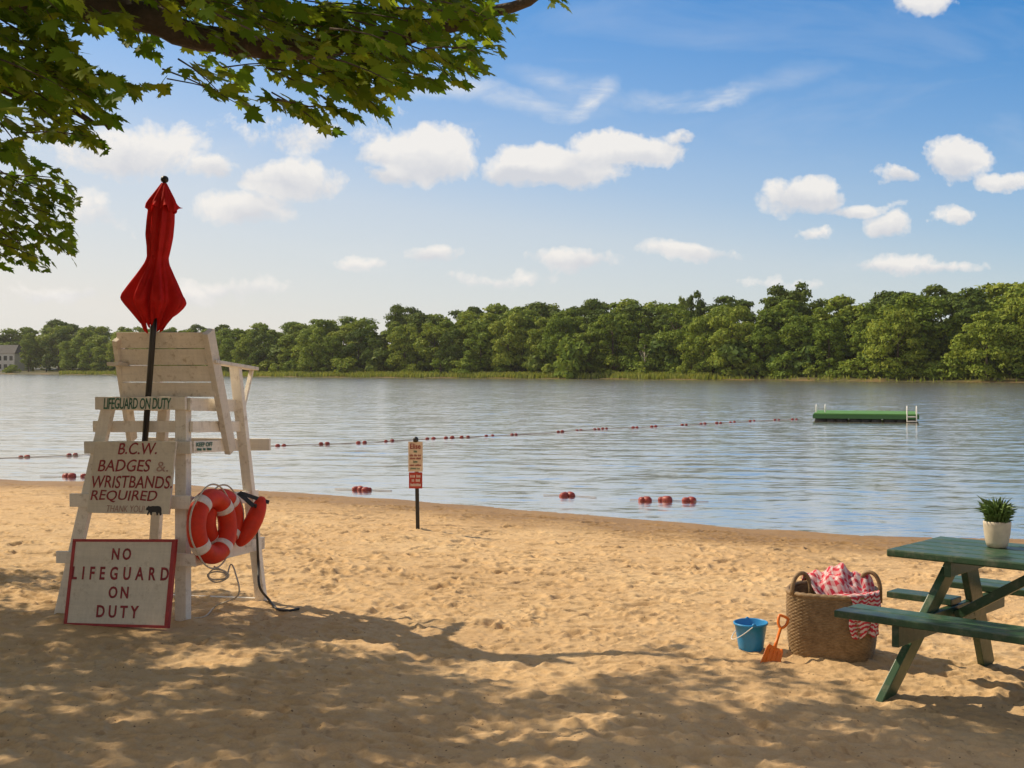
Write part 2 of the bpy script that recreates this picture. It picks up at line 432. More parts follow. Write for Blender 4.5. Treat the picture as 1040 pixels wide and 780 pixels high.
# ----------------------------------------------------------------------------------------------
# world: Nishita sky and the clouds in it, sun
# ----------------------------------------------------------------------------------------------
sun_dir = Vector((-SUN_H.x*math.cos(R(SUN_EL)), -SUN_H.y*math.cos(R(SUN_EL)), math.sin(R(SUN_EL))))
def make_world():
    w = bpy.data.worlds.new('World'); scene.world = w; w.use_nodes = True
    t = w.node_tree; t.nodes.clear(); k = NT(t)
    out = t.nodes.new('ShaderNodeOutputWorld')
    sky = t.nodes.new('ShaderNodeTexSky'); sky.sky_type = 'NISHITA'; sky.sun_disc = False
    sky.sun_elevation = R(SUN_EL); sky.sun_rotation = math.atan2(sun_dir.x, sun_dir.y)
    sky.altitude = 100; sky.air_density = 1.0; sky.dust_density = 0.8; sky.ozone_density = 2.0
    d = k.n('ShaderNodeTexCoord').outputs['Generated']
    sp = k.n('ShaderNodeSeparateXYZ', Vector=d)
    yy = k.math('MAXIMUM', sp.outputs[1], 0.08)
    X = k.math('DIVIDE', sp.outputs[0], yy); Z = k.math('DIVIDE', sp.outputs[2], yy)
    P = k.n('ShaderNodeCombineXYZ', X=X, Y=Z, Z=0.0).outputs[0]
    wob = k.n('ShaderNodeTexNoise', Vector=P, Scale=11.0, Detail=5.0, Roughness=0.6)
    Pw = k.vmath('ADD', P, k.vmath('MULTIPLY', k.vmath('SUBTRACT', wob.outputs['Color'], (0.5,0.5,0.5)), (0.075, 0.045, 0.0)))
    # each cumulus: direction of its middle and half sizes (photograph measures), weight
    cl = [(425,158,62,30,1),(385,180,26,12,.6),(560,168,70,22,1),(630,150,70,18,.95),(690,137,26,11,.7),(520,172,28,16,.7),
          (820,200,36,22,1),(870,217,55,10,.8),(905,232,30,14,.85),(912,180,24,13,.8),(975,160,36,22,1),(1020,178,24,12,.75),(966,222,22,11,.7),(825,242,22,8,.55),
          (300,185,52,26,.9),(255,215,55,20,.8),(228,172,34,17,.8),(130,152,90,34,.75),(90,210,60,30,.5),(215,150,40,30,.0),(310,135,95,40,.42),
          (440,262,36,13,.75),(370,268,40,8,.5),(585,266,50,16,.75),(700,256,66,11,.65),(505,285,120,12,.4),(905,272,60,13,.6),(960,276,60,9,.5),(800,285,80,10,.35),(945,5,40,14,.6),
          (200,290,160,14,.45),(60,300,120,16,.4),(-150,180,140,60,.9),(-330,230,160,50,.9),(1250,200,120,40,.9),(1400,120,120,50,.8),(700,-160,200,60,.7),(300,-260,180,60,.7),(1150,-80,150,50,.7)]
    D = None; T = None
    for (px, py, rx, ry, wt) in cl:
        if wt <= 0: continue
        c = ((px-CX)/F, (HY-py)/F, 0); s = (F/rx/1.35, F/ry/1.35, 1)
        q = k.vmath('MULTIPLY', k.vmath('SUBTRACT', Pw, c), s)
        l = k.vmath('LENGTH', q)
        e = k.math('MULTIPLY', k.math('SUBTRACT', 1.0, l, clamp=True), wt)
        D = e if D is None else k.math('MAXIMUM', D, e)
        h = k.math('MULTIPLY', k.n('ShaderNodeSeparateXYZ', Vector=q).outputs[1], e)
        T = h if T is None else k.math('ADD', T, h)
    n = k.noise(P, 17, 10, 0.66, 0.25); n2 = k.noise(P, 62, 6, 0.6, 0.2)
    dens = k.math('ADD', D, k.math('MULTIPLY_ADD', k.math('SUBTRACT', n, 0.5), 1.15, k.math('MULTIPLY', k.math('SUBTRACT', n2, 0.5), 0.35)))
    cov = k.ramp(dens, [(0.22, (0,0,0)), (0.31, (0.5,)*3), (0.45, (1,1,1))], 'LINEAR')
    cov = k.math('MULTIPLY', cov, k.math('GREATER_THAN', D, 0.004))
    # soft veil of high cloud
    veil = k.noise(k.mapping(P, scale=(2.2, 7.5, 1), rot=(0,0,R(-14))), 1.6, 7, 0.6, 1.1)
    vf = k.math('MULTIPLY', k.ramp(veil, [(0.52, (0,0,0)), (0.78, (1,1,1))]), 0.18)
    ci = None
    for (px, py, rx, ry, ang, wt) in [(598,100,34,12,35,.9),(575,85,60,14,-12,.5),(690,98,75,11,4,.55),(725,100,30,7,12,.7),(800,80,60,12,10,.3),(470,95,110,14,-10,.6),(540,105,90,12,-6,.35)]:
        q = k.mapping(k.vmath('SUBTRACT', Pw, ((px-CX)/F, (HY-py)/F, 0)), rot=(0,0,R(-ang)))
        l = k.vmath('LENGTH', k.vmath('MULTIPLY', q, (F/rx/1.2, F/ry/1.2, 1)))
        e = k.math('MULTIPLY', k.math('SUBTRACT', 1.0, l, clamp=True), wt)
        ci = e if ci is None else k.math('ADD', ci, e)
    wn = k.noise(k.mapping(P, scale=(6, 22, 1), rot=(0,0,R(-8))), 2.2, 6, 0.65, 0.8)
    ci = k.math('MULTIPLY', ci, k.ramp(wn, [(0.3, (0.15,)*3), (0.65, (1,1,1))]), clamp=True)
    vf = k.math('MAXIMUM', vf, k.math('MULTIPLY', ci, 1.0))
    vfront = k.math('MULTIPLY', vf, k.math('GREATER_THAN', sp.outputs[1], 0.1))
    blue = k.mix(1.0, sky.outputs[0], SKYTINT, 'MULTIPLY')
    hz = k.math('MULTIPLY_ADD', k.math('MULTIPLY', X, k.math('GREATER_THAN', sp.outputs[1], 0.0)), 0.15, k.math('ABSOLUTE', k.math('ARCTANGENT', k.math('DIVIDE', sp.outputs[2], k.math('SQRT', k.math('SUBTRACT', 1.0, k.math('MULTIPLY', sp.outputs[2], sp.outputs[2])))))))
    hz = k.math('MAXIMUM', k.math('MINIMUM', hz, 1.0), 0.0)
    hf = k.ramp(hz, [(0.0, (.97,)*3), (0.115, (.68,)*3), (0.16, (.46,)*3), (0.232, (.22,)*3), (0.33, (.03,)*3), (0.55, (0,0,0))])
    skyc = k.mix(hf, blue, (8.2, 7.85, 7.3))
    lit = k.mix(k.ramp(k.math('MULTIPLY_ADD', T, 1.1, k.math('MULTIPLY_ADD', k.math('SUBTRACT', n, 0.5), 0.9, 0.5)), [(0.26, (0,0,0)), (0.60, (1,1,1))]), (CLOUD*0.74, CLOUD*0.75, CLOUD*0.79), (CLOUD, CLOUD*0.965, CLOUD*0.92))
    c1 = k.mix(vfront, skyc, (CLOUD*0.92, CLOUD*0.92, CLOUD*0.92))
    front = k.math('GREATER_THAN', sp.outputs[1], 0.1)
    c2 = k.mix(k.math('MULTIPLY', k.math('MULTIPLY', cov, front), 0.93), c1, lit)
    # unseen broken cloud, added overhead and behind to make the ambient light less blue
    gn = k.noise(k.mapping(d, scale=(1, 1, 1.6)), 2.6, 7, 0.6, 0.5)
    gate = k.math('MAXIMUM', k.ramp(sp.outputs[2], [(0.34, (0,0,0)), (0.50, (1,1,1))]), k.ramp(sp.outputs[1], [(0.0, (1,1,1)), (0.25, (0,0,0))]))
    gc = k.math('MULTIPLY', k.ramp(gn, [(0.40, (0,0,0)), (0.56, (1,1,1))]), gate)
    c2 = k.mix(k.math('MULTIPLY', gc, 0.9), c2, (6.8, 5.9, 4.6))
    bg = k.n('ShaderNodeBackground', Color=c2, Strength=SKY)
    k.L.new(bg.outputs[0], out.inputs[0])
SKY, CLOUD, SUNP, EXPO = 0.10, 9.2, 5.0, 0.0
SKYTINT = (0.12, 0.80, 1.32)
make_world()
sl = bpy.data.lights.new('sun', 'SUN'); sl.energy = SUNP; sl.angle = R(0.53); sl.color = (1.0, 0.83, 0.59)
so = bpy.data.objects.new('sun', sl); COL.objects.link(so)
so.rotation_euler = (-sun_dir).to_track_quat('-Z', 'Y').to_euler(); so.location = (-30, 15, 40)

# ----------------------------------------------------------------------------------------------
# camera
# ----------------------------------------------------------------------------------------------
cd = bpy.data.cameras.new('camera'); cam = bpy.data.objects.new('camera', cd); COL.objects.link(cam)
cam.location = (0, 0, CAMH); cam.rotation_euler = (R(90) - math.atan(16/F), 0, 0)
cd.sensor_width = 36; cd.lens = 36*F/1040; cd.clip_start = 0.05; cd.clip_end = 20000
scene.camera = cam
scene.view_settings.view_transform = 'Standard'; scene.view_settings.look = 'None'
scene.view_settings.exposure = EXPO; scene.view_settings.gamma = 1
scene.cycles.max_bounces = 8; scene.cycles.transparent_max_bounces = 12
scene.cycles.use_denoising = True
scene.cycles.sample_clamp_indirect = 6

# ----------------------------------------------------------------------------------------------
# ground (one sheet to the horizon) and lake
# ----------------------------------------------------------------------------------------------
def polar(rs, fine, half, coarse=24):
    th = np.concatenate([np.linspace(-half, half, fine), np.linspace(half, 2*math.pi-half, coarse+2)[1:-1]])
    RR, TH = np.meshgrid(rs, th, indexing='ij')
    nr, nt = RR.shape
    i = np.arange(nr-1)[:, None]; j = np.arange(nt)[None, :]; j2 = (j+1) % nt
    fc = np.stack([i*nt+j+0*j2, i*nt+j2, (i+1)*nt+j2, (i+1)*nt+j], -1).reshape(-1, 4)
    fc = fc[:, ::-1]
    return RR, TH, fc
def make_ground():
    rs = np.concatenate([np.geomspace(0.05, 4.6, 40)[:-1], np.geomspace(4.6, 27, 1250)[:-1], np.geomspace(27, 3000, 120)])
    half = R(26)
    RR, TH, fc = polar(rs, 1000, half)
    x, y = RR*np.sin(TH), RR*np.cos(TH)
    z = terrain(x, y); s = shore_s(x, y); t = far_t(x, y)
    m = np.clip((s+0.1)/1.4, 0.12, 1)*(RR < 60)
    det = 0.050*fbm(x*0.7, y*0.7, 2, 3) + 0.009*fbm(x*2.6, y*2.6, 3, 9) + 0.006*(0.25-np.abs(fbm(x*7.0, y*9.0, 3, 21))) + 0.0062*fbm(x*21, y*30, 3, 33)
    flat = 1 - 0.85*np.exp(-(((x+2.62)/0.75)**2 + ((y-8.05)/0.45)**2)**2)
    m = m*flat
    z = z + det*m
    # scuffs and old footprints
    thf = np.linspace(-half, half, 1000); lr = np.log(rs)
    P = []
    for _ in range(26000):
        r_ = math.exp(rnd.uniform(math.log(4.6), math.log(23))); a_ = rnd.uniform(-half, half)
        sz = rnd.choice([0.02, 0.025, 0.025, 0.03, 0.035, 0.045, 0.06])*rnd.uniform(.8, 1.3)
        P.append((r_, a_, sz*rnd.uniform(1.0, 2.0), sz*0.7, rnd.gauss(0, .7), sz*(rnd.uniform(0.30, 0.55) if rnd.random() < .5 else rnd.uniform(.04, .14))))
    for _ in range(34):                                   # trails of feet
        r_ = rnd.uniform(5, 19); a_ = rnd.uniform(-half, half)
        cx, cy, hd = r_*math.sin(a_), r_*math.cos(a_), rnd.uniform(0, 6.28)
        for q in range(rnd.randint(6, 14)):
            cx += 0.36*math.cos(hd); cy += 0.36*math.sin(hd); hd += rnd.uniform(-.15, .15)
            sd = 0.09*(1 if q % 2 else -1)
            fx_, fy_ = cx - sd*math.sin(hd), cy + sd*math.cos(hd)
            P.append((math.hypot(fx_, fy_), math.atan2(fx_, fy_), 0.125, 0.055, hd, rnd.uniform(0.012, 0.026)))
    for (r_, a_, la, lb, ang, dp) in P:
        ext = 2.3*max(la, lb); dp *= min(1.0, max(0.34, (r_-4.0)/8.0))
        i0, i1 = np.searchsorted(rs, [r_-ext, r_+ext]); j0, j1 = np.searchsorted(thf, [a_-ext/r_, a_+ext/r_])
        if i1-i0 < 2 or j1-j0 < 2: continue
        dx = x[i0:i1, j0:j1] - r_*math.sin(a_); dy = y[i0:i1, j0:j1] - r_*math.cos(a_)
        u = (dx*math.cos(ang)+dy*math.sin(ang))/la; v = (-dx*math.sin(ang)+dy*math.cos(ang))/lb
        q = np.sqrt(u*u+v*v)
        z[i0:i1, j0:j1] += dp*(-np.exp(-q*q*1.1) + 0.5*np.exp(-((q-1.35)/0.4)**2))*m[i0:i1, j0:j1]
    # sand pushed up round the things that stand in it
    for (px, py, rr, hh) in ((846, 667, .245, .022), (763.5, 664, .085, .014), (889, 702, .07, .018), (1018, 668, .07, .018), (185, 633, .055, .03), (60, 630, .06, .03), (265, 612, .06, .025), (424.5, 540, .03, .02), (780, 677, .05, .014)):
        c = on_ground(px, py); dd = np.hypot(x[:, :1000]-c.x, y[:, :1000]-c.y)
        z[:, :1000] += hh*np.exp(-(np.maximum(0, dd-rr)/0.055)**2)*(0.7+0.6*vnoise(x[:, :1000]*14, y[:, :1000]*14, 8))
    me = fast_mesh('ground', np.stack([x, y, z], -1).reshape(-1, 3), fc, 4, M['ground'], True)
    attr(me, 'shore', np.clip(s, -5, 10)); attr(me, 'far', np.clip(t+4, 0, 1))
    tag(link('ground', me), kind='structure')
make_ground()
def make_water():
    rs = np.concatenate([np.geomspace(9, 70, 620)[:-1], np.geomspace(70, 1400, 120)])
    RR, TH, fc = polar(rs, 560, R(26), 30)
    x, y = RR*np.sin(TH), RR*np.cos(TH)
    ca, sa = math.cos(R(10)), math.sin(R(10))
    u, v = x*ca - y*sa, x*sa + y*ca
    dep = ZW - terrain(x, y)
    k = np.clip(dep*3.0, 0, 1)*np.clip((110-RR)/60, 0, 1)
    h = 0.012*fbm(u*0.55, v*1.3, 3, 51, 0.55) + 0.003*np.sin(v*4.2 + 3*fbm(u*.3, v*.4, 2, 77))
    z = ZW + h*k + 0.006*fbm(u*1.2, v*3, 2, 5)*np.clip(dep*20, 0, 1)*(RR < 110)
    me = fast_mesh('lake_water', np.stack([x, y, z], -1).reshape(-1, 3), fc, 4, M['water'], True)
    attr(me, 'depth', np.clip(dep, 0, 5))
    tag(link('lake_water', me), kind='structure')
make_water()

# ----------------------------------------------------------------------------------------------
# lettering
# ----------------------------------------------------------------------------------------------
def text_mesh(s, spacing=1.0, weight=0.0, shear=0.0):
    c = bpy.data.curves.new('tmp_text', 'FONT'); c.body = s; c.size = 1; c.space_character = spacing
    c.offset = weight; c.shear = shear; c.resolution_u = 3; c.fill_mode = 'BOTH'; c.extrude = 0.02
    o = bpy.data.objects.new('tmp_text', c); COL.objects.link(o)
    bpy.context.view_layer.update()
    me = bpy.data.meshes.new_from_object(o.evaluated_get(bpy.context.evaluated_depsgraph_get()))
    bpy.data.objects.remove(o); bpy.data.curves.remove(c)
    return me
def quad_map(q, off):                                    # q = TL, TR, BR, BL
    nrm = (q[1]-q[0]).cross(q[3]-q[0]); nrm.normalize()
    if nrm.dot(Vector((0, -1, 0))) < 0: nrm = -nrm
    def fn(u, v, w):
        top = q[0].lerp(q[1], u); bot = q[3].lerp(q[2], u)
        return top.lerp(bot, v) + nrm*(off + w)
    return fn
def letter(s, q, box, mat, parent, off=0.001, spacing=1.0, weight=0.0, shear=0.0, jitter=0.0):
    me = text_mesh(s, spacing, weight, shear)
    co = [v.co.copy() for v in me.vertices]
    x0, x1 = min(c.x for c in co), max(c.x for c in co); y0, y1 = min(c.y for c in co), max(c.y for c in co)
    fn = quad_map(q, off); rl = root_loc(parent)
    for v, c in zip(me.vertices, co):
        a = (c.x-x0)/(x1-x0); b = (c.y-y0)/(y1-y0)
        jy = jitter*math.sin(a*23+b)*0.5
        v.co = fn(box[0]+(box[1]-box[0])*a, box[3]+(box[2]-box[3])*b + jy, 0.0012*(1 if c.z > 0 else 0)) - rl
    me.materials.clear(); me.materials.append(mat)
    o = bpy.data.objects.new('lettering', me); COL.objects.link(o); o.parent = parent
    return o
def outline(pts, q, box, mat, parent, name, off=0.001, th=0.0015):   # polygon in 0..1 placed on a board
    fn = quad_map(q, off); n = len(pts); mb = MB()
    P = [(box[0]+(box[1]-box[0])*a, box[2]+(box[3]-box[2])*b) for a, b in pts]
    mb.add([fn(a, b, 0) for a, b in P] + [fn(a, b, th) for a, b in P],
           [tuple(range(n)), tuple(reversed(range(n, 2*n)))] + [(i, (i+1) % n, n+(i+1) % n, n+i) for i in range(n)])
    return mb.build(name, mat, parent)

# ----------------------------------------------------------------------------------------------
# lifeguard stand
# ----------------------------------------------------------------------------------------------
CO = on_ground(185, 633)
CA = R(16)
CU = Vector((math.cos(CA), -math.sin(CA), 0)); CV = Vector((math.sin(CA), math.cos(CA), 0)); UP = Vector((0,0,1))
CAM = Vector((0, 0, CAMH))
def cp(px, py, v):                                       # photo measure -> point on the stand's plane v metres in from its rear
    d = Vector(((px-CX)/F, 1, (HY-py)/F))
    return CAM + d*((v + (CO-CAM).dot(CV))/d.dot(CV))
def lifeguard_stand():
    r = empty('lifeguard_chair', CO, 'tall white wooden lifeguard chair with slatted back facing the lake', 'lifeguard chair')
    W = M['white_wood']
    def leg(a, b, w=0.085, t=0.05):
        a = a.copy(); ax = (a-b).normalized(); a += ax*0.06
        MB().beam(a, b, w, t, CU).build('leg', W, r, bevel=0.004)
    leg(cp(60, 630, -0.06), cp(112, 405, 0.10), 0.09, 0.045)
    leg(cp(185, 633, 0.0), cp(186, 404, 0.10), 0.085, 0.07)
    leg(cp(265, 612, 0.80), cp(239, 372, 0.62), 0.075, 0.05)
    leg(cp(153, 606, 0.80), cp(167, 408, 0.62), 0.075, 0.05)
    def rail(name, a, b, v, h, t=0.026, mat=W, va=None):
        va = v if va is None else va
        return MB().beam(cp(*a, v), cp(*b, va), h, t, UP).build(name, mat, r, bevel=0.003)
    # rear boards (the rungs one climbs) - nailed on the camera side of the rear legs
    top = rail('top_rail', (97.5, 409.5), (189, 409.5), 0.041, 0.088, 0.03)
    q = [cp(97.5, 403, 0.0255), cp(189, 403, 0.0255), cp(189, 416.5, 0.0255), cp(97.5, 416.5, 0.0255)]
    letter('LIFEGUARD ON DUTY', q, (0.085, 0.84, 0.08, 0.93), M['green_letter'], top, 0.0012, 0.92, 0.012, 0.18, 0.02)
    rail('rung', (95, 433), (190, 433.5), 0.145, 0.078)
    rail('rung', (86, 454.5), (194, 454.5), 0.018, 0.085)
    rail('rung', (71, 508), (194, 510.5), -0.03, 0.090)
    rail('rung', (57, 566), (199, 569), -0.065, 0.082)
    # side boards, right hand side, running forward from the rear leg
    rail('side_rail', (191.5, 410.5), (241, 412), 0.06, 0.085, va=0.66)
    rail('side_rail', (194, 433.5), (247, 433), 0.09, 0.075, va=0.70)
    sr = rail('side_rail', (195, 454), (246, 452), 0.05, 0.080, va=0.74)
    nn = CU*0.0145
    q = [cp(196, 448.5, 0.06)+nn, cp(224, 447.8, 0.42)+nn, cp(224, 458.5, 0.42)+nn, cp(196, 459.5, 0.06)+nn]
    letter('KEEP OFF', q, (0.04, 0.62, 0.08, 0.48), M['green_letter'], sr, 0.001, 0.95, 0.02)
    for a, b in ((0.06, 0.22), (0.28, 0.36), (0.42, 0.58)):
        outline([(0, 0), (1, 0.1), (0.95, 1), (0.05, 0.9)], q, (a, b, 0.62, 0.86), M['green_letter'], sr, 'lettering')
    rail('side_rail', (192, 511.5), (261, 503.5), 0.03, 0.085, va=0.80)
    rail('side_rail', (196, 569), (267, 551.5), 0.0, 0.088, va=0.83)
    # left hand side, mostly hidden
    rail('side_rail', (107, 410.5), (165, 412), 0.08, 0.080, va=0.62)
    rail('side_rail', (93, 509), (160, 503.5), 0.02, 0.080, va=0.76)
    # foot board at the front, sticking out to the right
    rail('foot_board', (150, 450), (274, 451.5), 0.80, 0.085, 0.03)
    rail('front_rail', (149, 606.5), (266, 611), 0.845, 0.045, 0.03)
    # seat slats
    for i in range(5):
        v = 0.275 + i*0.092
        rail('seat_slat', (119 + i*5.0, 406.5), (209 + i*5.4, 407.2), v, 0.022, 0.092)
    # backrest: four boards on two raking planks
    bk = MB()
    ys = [337.5, 353.6, 354.5, 370.6, 371.5, 387.6, 388.5, 403]
    def vv(y): return 0.112 + (y-337)/65*0.15
    def xl(y): return 118 + (y-337)/65*6.5
    def xr(y): return 206.5 + (y-337)/65*12.5
    for i in range(0, 8, 2):
        a, b = ys[i], ys[i+1]
        f = [cp(xl(a), a, vv(a)), cp(xr(a), a, vv(a)), cp(xr(b), b, vv(b)), cp(xl(b), b, vv(b))]
        bk.hexa([p + CV*0.024 for p in f], f)
    bk.build('backrest', W, r, bevel=0.003)
    sidev = CV
    MB().beam(cp(211.5, 336.5, 0.10), cp(234, 458.5, 0.52), 0.095, 0.045, sidev).build('back_plank', W, r, bevel=0.004)
    MB().beam(cp(119.5, 344, 0.12), cp(134, 447, 0.50), 0.08, 0.04, sidev).build('back_plank', W, r, bevel=0.004)
    # arms
    MB().beam(cp(213.5, 367, 0.16), cp(257.5, 374.5, 0.93), 0.085, 0.024, CU).build('arm', W, r, bevel=0.003)
    MB().beam(cp(255.5, 376, 0.90), cp(245.5, 420, 0.72), 0.03, 0.02, CU).build('arm_brace', W, r, bevel=0.002)
    MB().beam(cp(114, 369.5, 0.02), cp(166, 374.5, 0.86), 0.08, 0.024, CU).build('arm', W, r, bevel=0.003)
    MB().beam(cp(158, 375, 0.62), cp(164, 410, 0.62), 0.06, 0.04, CU).build('arm_post', W, r, bevel=0.003)
    return r
lifeguard_stand()

def board(name, label, cat, q, th, mat):
    base = (q[2]+q[3])/2
    r = empty(name, base, label, cat)
    n = (q[1]-q[0]).cross(q[3]-q[0]).normalized()
    if n.y > 0: n = -n
    o = MB().hexa([p - n*th for p in q], q).build('panel', mat, r, bevel=0.002)
    return r, o, n
def uvbox(x0, x1, y0, y1, TLx, Wd, shift, TLy, Hd):
    v0, v1 = (y0-TLy)/Hd, (y1-TLy)/Hd; vm = (v0+v1)/2
    return ((x0-(TLx+shift*vm))/Wd, (x1-(TLx+shift*vm))/Wd, v0, v1)
def bcw_sign():
    q = [cp(96, 448.5, -0.105), cp(178.5, 448.2, -0.105), cp(171, 522.7, -0.135), cp(87.7, 521, -0.135)]
    r, pn, n = board('badges_sign', 'weathered white board sign with red lettering about badges hung on chair rungs', 'sign', q, 0.018, M['sign_wood'])
    def L(s, x0, x1, y0, y1, mat='red_letter', **kw):
        letter(s, q, uvbox(x0, x1, y0, y1, 238, 432, -41, 305, 381), M[mat], pn, 0.0012, **kw)
    L('B.C.W.', 366, 572, 312, 374, weight=0.008, shear=0.1, jitter=0.01)
    L('BADGES', 258, 536, 401, 464, weight=0.008, shear=0.12, jitter=0.01)
    L('&.', 568, 630, 412, 464, mat='pink_letter', weight=0.0)
    L('WRISTBANDS.', 222, 650, 486, 552, weight=0.008, shear=0.1, jitter=0.01)
    L('REQUIRED', 218, 570, 563, 627, weight=0.008, shear=0.12, jitter=0.01)
    L('THANK YOU!', 303, 503, 643, 678, mat='pink_letter', weight=-0.004, shear=0.1)
    bear = [(0.0,0.42),(0.03,0.25),(0.10,0.16),(0.13,0.05),(0.19,0.10),(0.27,0.12),(0.40,0.06),(0.55,0.08),(0.72,0.05),(0.86,0.10),(0.94,0.25),(0.97,0.45),(0.96,0.62),(1.0,0.82),(0.99,0.98),(0.89,0.98),(0.88,0.82),(0.82,0.70),
            (0.78,0.84),(0.80,0.98),(0.70,0.98),(0.67,0.80),(0.62,0.66),(0.48,0.68),(0.42,0.66),(0.40,0.82),(0.42,0.98),(0.31,0.98),(0.29,0.80),(0.26,0.68),(0.20,0.80),(0.19,0.98),(0.10,0.98),(0.12,0.76),(0.16,0.60),(0.14,0.50),(0.06,0.52)]
    outline(bear, q, uvbox(510, 594, 640, 693, 238, 432, -41, 305, 381), M['black_letter'], pn, 'bear_emblem')
bcw_sign()
def duty_sign():
    q = [cp(74, 548, -0.16), cp(178, 548.3, -0.16), cp(169.5, 638.5, -0.255), cp(64, 635.5, -0.255)]
    r, pn, n = board('duty_sign', 'red framed white board with spaced red capitals leaning on sand against chair', 'sign', q, 0.022, M['sign_wood'])
    fr = MB(); fn = quad_map(q, 0.0)
    e0, e1 = 0.026, 0.028
    for (a0, a1, b0, b1) in ((-.004, 1.004, -.004, e1), (-.004, 1.004, 1-e1, 1.004), (-.004, e0, e1, 1-e1), (1-e0*1.25, 1.004, e1, 1-e1)):
        qq = [(a0, b0), (a1, b0), (a1, b1), (a0, b1)]
        fr.hexa([fn(a, b, -0.024) for a, b in qq], [fn(a, b, 0.006) for a, b in qq])
    fr.build('frame', M['red_paint'], r, bevel=0.002)
    def L(s, x0, x1, y0, y1, **kw):
        letter(s, q, uvbox(x0, x1, y0, y1, 178, 541, -49, 250, 466), M['red_letter'], pn, 0.0012, weight=0.026, **kw)
    L('NO', 385, 486, 297, 361, spacing=1.45)
    L('LIFEGUARD', 172, 680, 397, 469, spacing=1.85)
    L('ON', 366, 470, 502, 567, spacing=1.45)
    L('DUTY', 302, 522, 604, 671, spacing=1.55)
duty_sign()

# ----------------------------------------------------------------------------------------------
# furled umbrella
# ----------------------------------------------------------------------------------------------
def umbrella():
    v = 0.079
    top, low = cp(167.5, 188, v), cp(147, 447, v)
    ax = (top-low).normalized()
    base = low - ax*0.44
    r = empty('umbrella', base, 'furled red umbrella on black pole rising behind the chair signs', 'umbrella')
    for h in (0.03, 0.36):
        MB().lathe(base + ax*h, [(0.0225,-.02),(0.030,-.018),(0.030,.018),(0.0225,.02)], 16, ax).beam(base + ax*h - CV*0.025, base + ax*h - CV*0.062, 0.04, 0.03, UP).build('bracket', M['black_metal'], r)
    MB().tube([base, top], 0.021, 14).build('pole', M['black_metal'], r, smooth=True)
    MB().lathe(top - ax*0.005, [(0.008,0),(0.012,0.008),(0.012,0.018),(0.022,0.025),(0.027,0.038),(0.024,0.054),(0.012,0.064),(0.0005,0.066)], 16, ax).build('finial', M['black_metal'], r, smooth=True)
    S = 1/F*top.y
    def prof(pts, seg, ph, amp, ragged, name, off):
        pr = []
        n = 52
        ys = np.linspace(pts[0][0], pts[-1][0], n)
        rs = np.interp(ys, [p[0] for p in pts], [p[1] for p in pts])
        cx = np.interp(ys, [p[0] for p in pts], [p[2] for p in pts])
        mb = MB(); vs = []
        s = (CU - ax*CU.dot(ax)).normalized(); u = ax.cross(s)
        for i in range(n):
            c = top + ax*((188-ys[i])*S) + s*(cx[i]*S)
            tt = i/(n-1)
            for k in range(seg):
                th = k*2*math.pi/seg
                f = math.cos(8*th + ph + 0.7*math.sin(tt*3+ph))
                f2 = math.cos(3*th + 1.3 + tt*2)
                rr = rs[i]*S*(1 + amp(tt)*(0.6 - 1.6*abs(math.sin(4*th + ph*.5 + 0.35*math.sin(tt*3+ph)))**1.4 + 0.35*math.cos(19*th+tt*4)*min(1, tt*1.5)) + 0.07*f2)
                dz = ragged*S*(f*0.5+0.5*f2)*max(0, (tt-0.75)/0.25)**1.5
                vs.append(c + (s*math.cos(th) + u*math.sin(th))*rr + ax*dz)
        fs = [(i*seg+(k+1) % seg, i*seg+k, (i+1)*seg+k, (i+1)*seg+(k+1) % seg) for i in range(n-1) for k in range(seg)]
        mb.add(vs, fs)
        return mb.build(name, M['red_cloth'], r, smooth=True, solid=0.003)
    prof([(186.5,2.5,0),(190,4.5,0),(200,10,0),(208,14,0),(213.5,16,0)], 96, 0.4, lambda t: 0.09+0.14*t, 5, 'vent_cap', 0)
    prof([(204,9.5,0),(214,12,0),(225,12.5,0),(240,12.4,-.5),(252,10.8,-.5),(262,9.6,-1.0),(268,11,-1.2),(280,16.5,-1.2),(294,23.5,-1),(302,27.5,-.6),(307,28,-.5),(313,24.5,-.3),(323,17.5,0),(331,11.5,0)], 128, 1.1, lambda t: 0.16+0.34*max(0, (t-.5)), 9, 'canopy', 0)
    MB().lathe(top + ax*((188-262)*S) + CU*(-1.0*S), [(8.6*S,-1.8*S),(9.3*S,-1.5*S),(9.3*S,1.5*S),(8.6*S,1.8*S)], 32, ax).build('tie_strap', M['red_cloth'], r, smooth=True)
umbrella()

# ----------------------------------------------------------------------------------------------
# life rings, rescue tube, rope, strap
# ----------------------------------------------------------------------------------------------
def ring(center, normal, up, Rm, rm, label):
    n = normal.normalized(); u = (up - n*up.dot(n)).normalized(); w = n.cross(u)
    r = empty('life_ring', center, label, 'life ring', 'life rings hung on the lifeguard chair')
    pt = lambda th, rad: center + (u*math.cos(th) + w*math.sin(th))*rad
    N = 64
    MB().tube([pt(i*2*math.pi/N, Rm) for i in range(N)], rm, 20, True).build('body', M['ring_red'], r, smooth=True)
    for q in range(4):
        a = math.pi/4 + q*math.pi/2 + 0.05
        MB().tube([pt(a + (j-3)*0.045, Rm) for j in range(7)], rm*1.035, 20).build('band', M['ring_band'], r, smooth=True)
    pts = []
    for i in range(80):
        a = i*2*math.pi/80; ph = ((a - math.pi/4 - 0.05) / (math.pi/2)) % 1
        pts.append(pt(a, Rm + rm*1.02 + 0.026*math.sin(ph*math.pi)) + n*0.012)
    MB().tube(pts, 0.006, 6, True).build('grab_line', M['rope'], r, smooth=True)
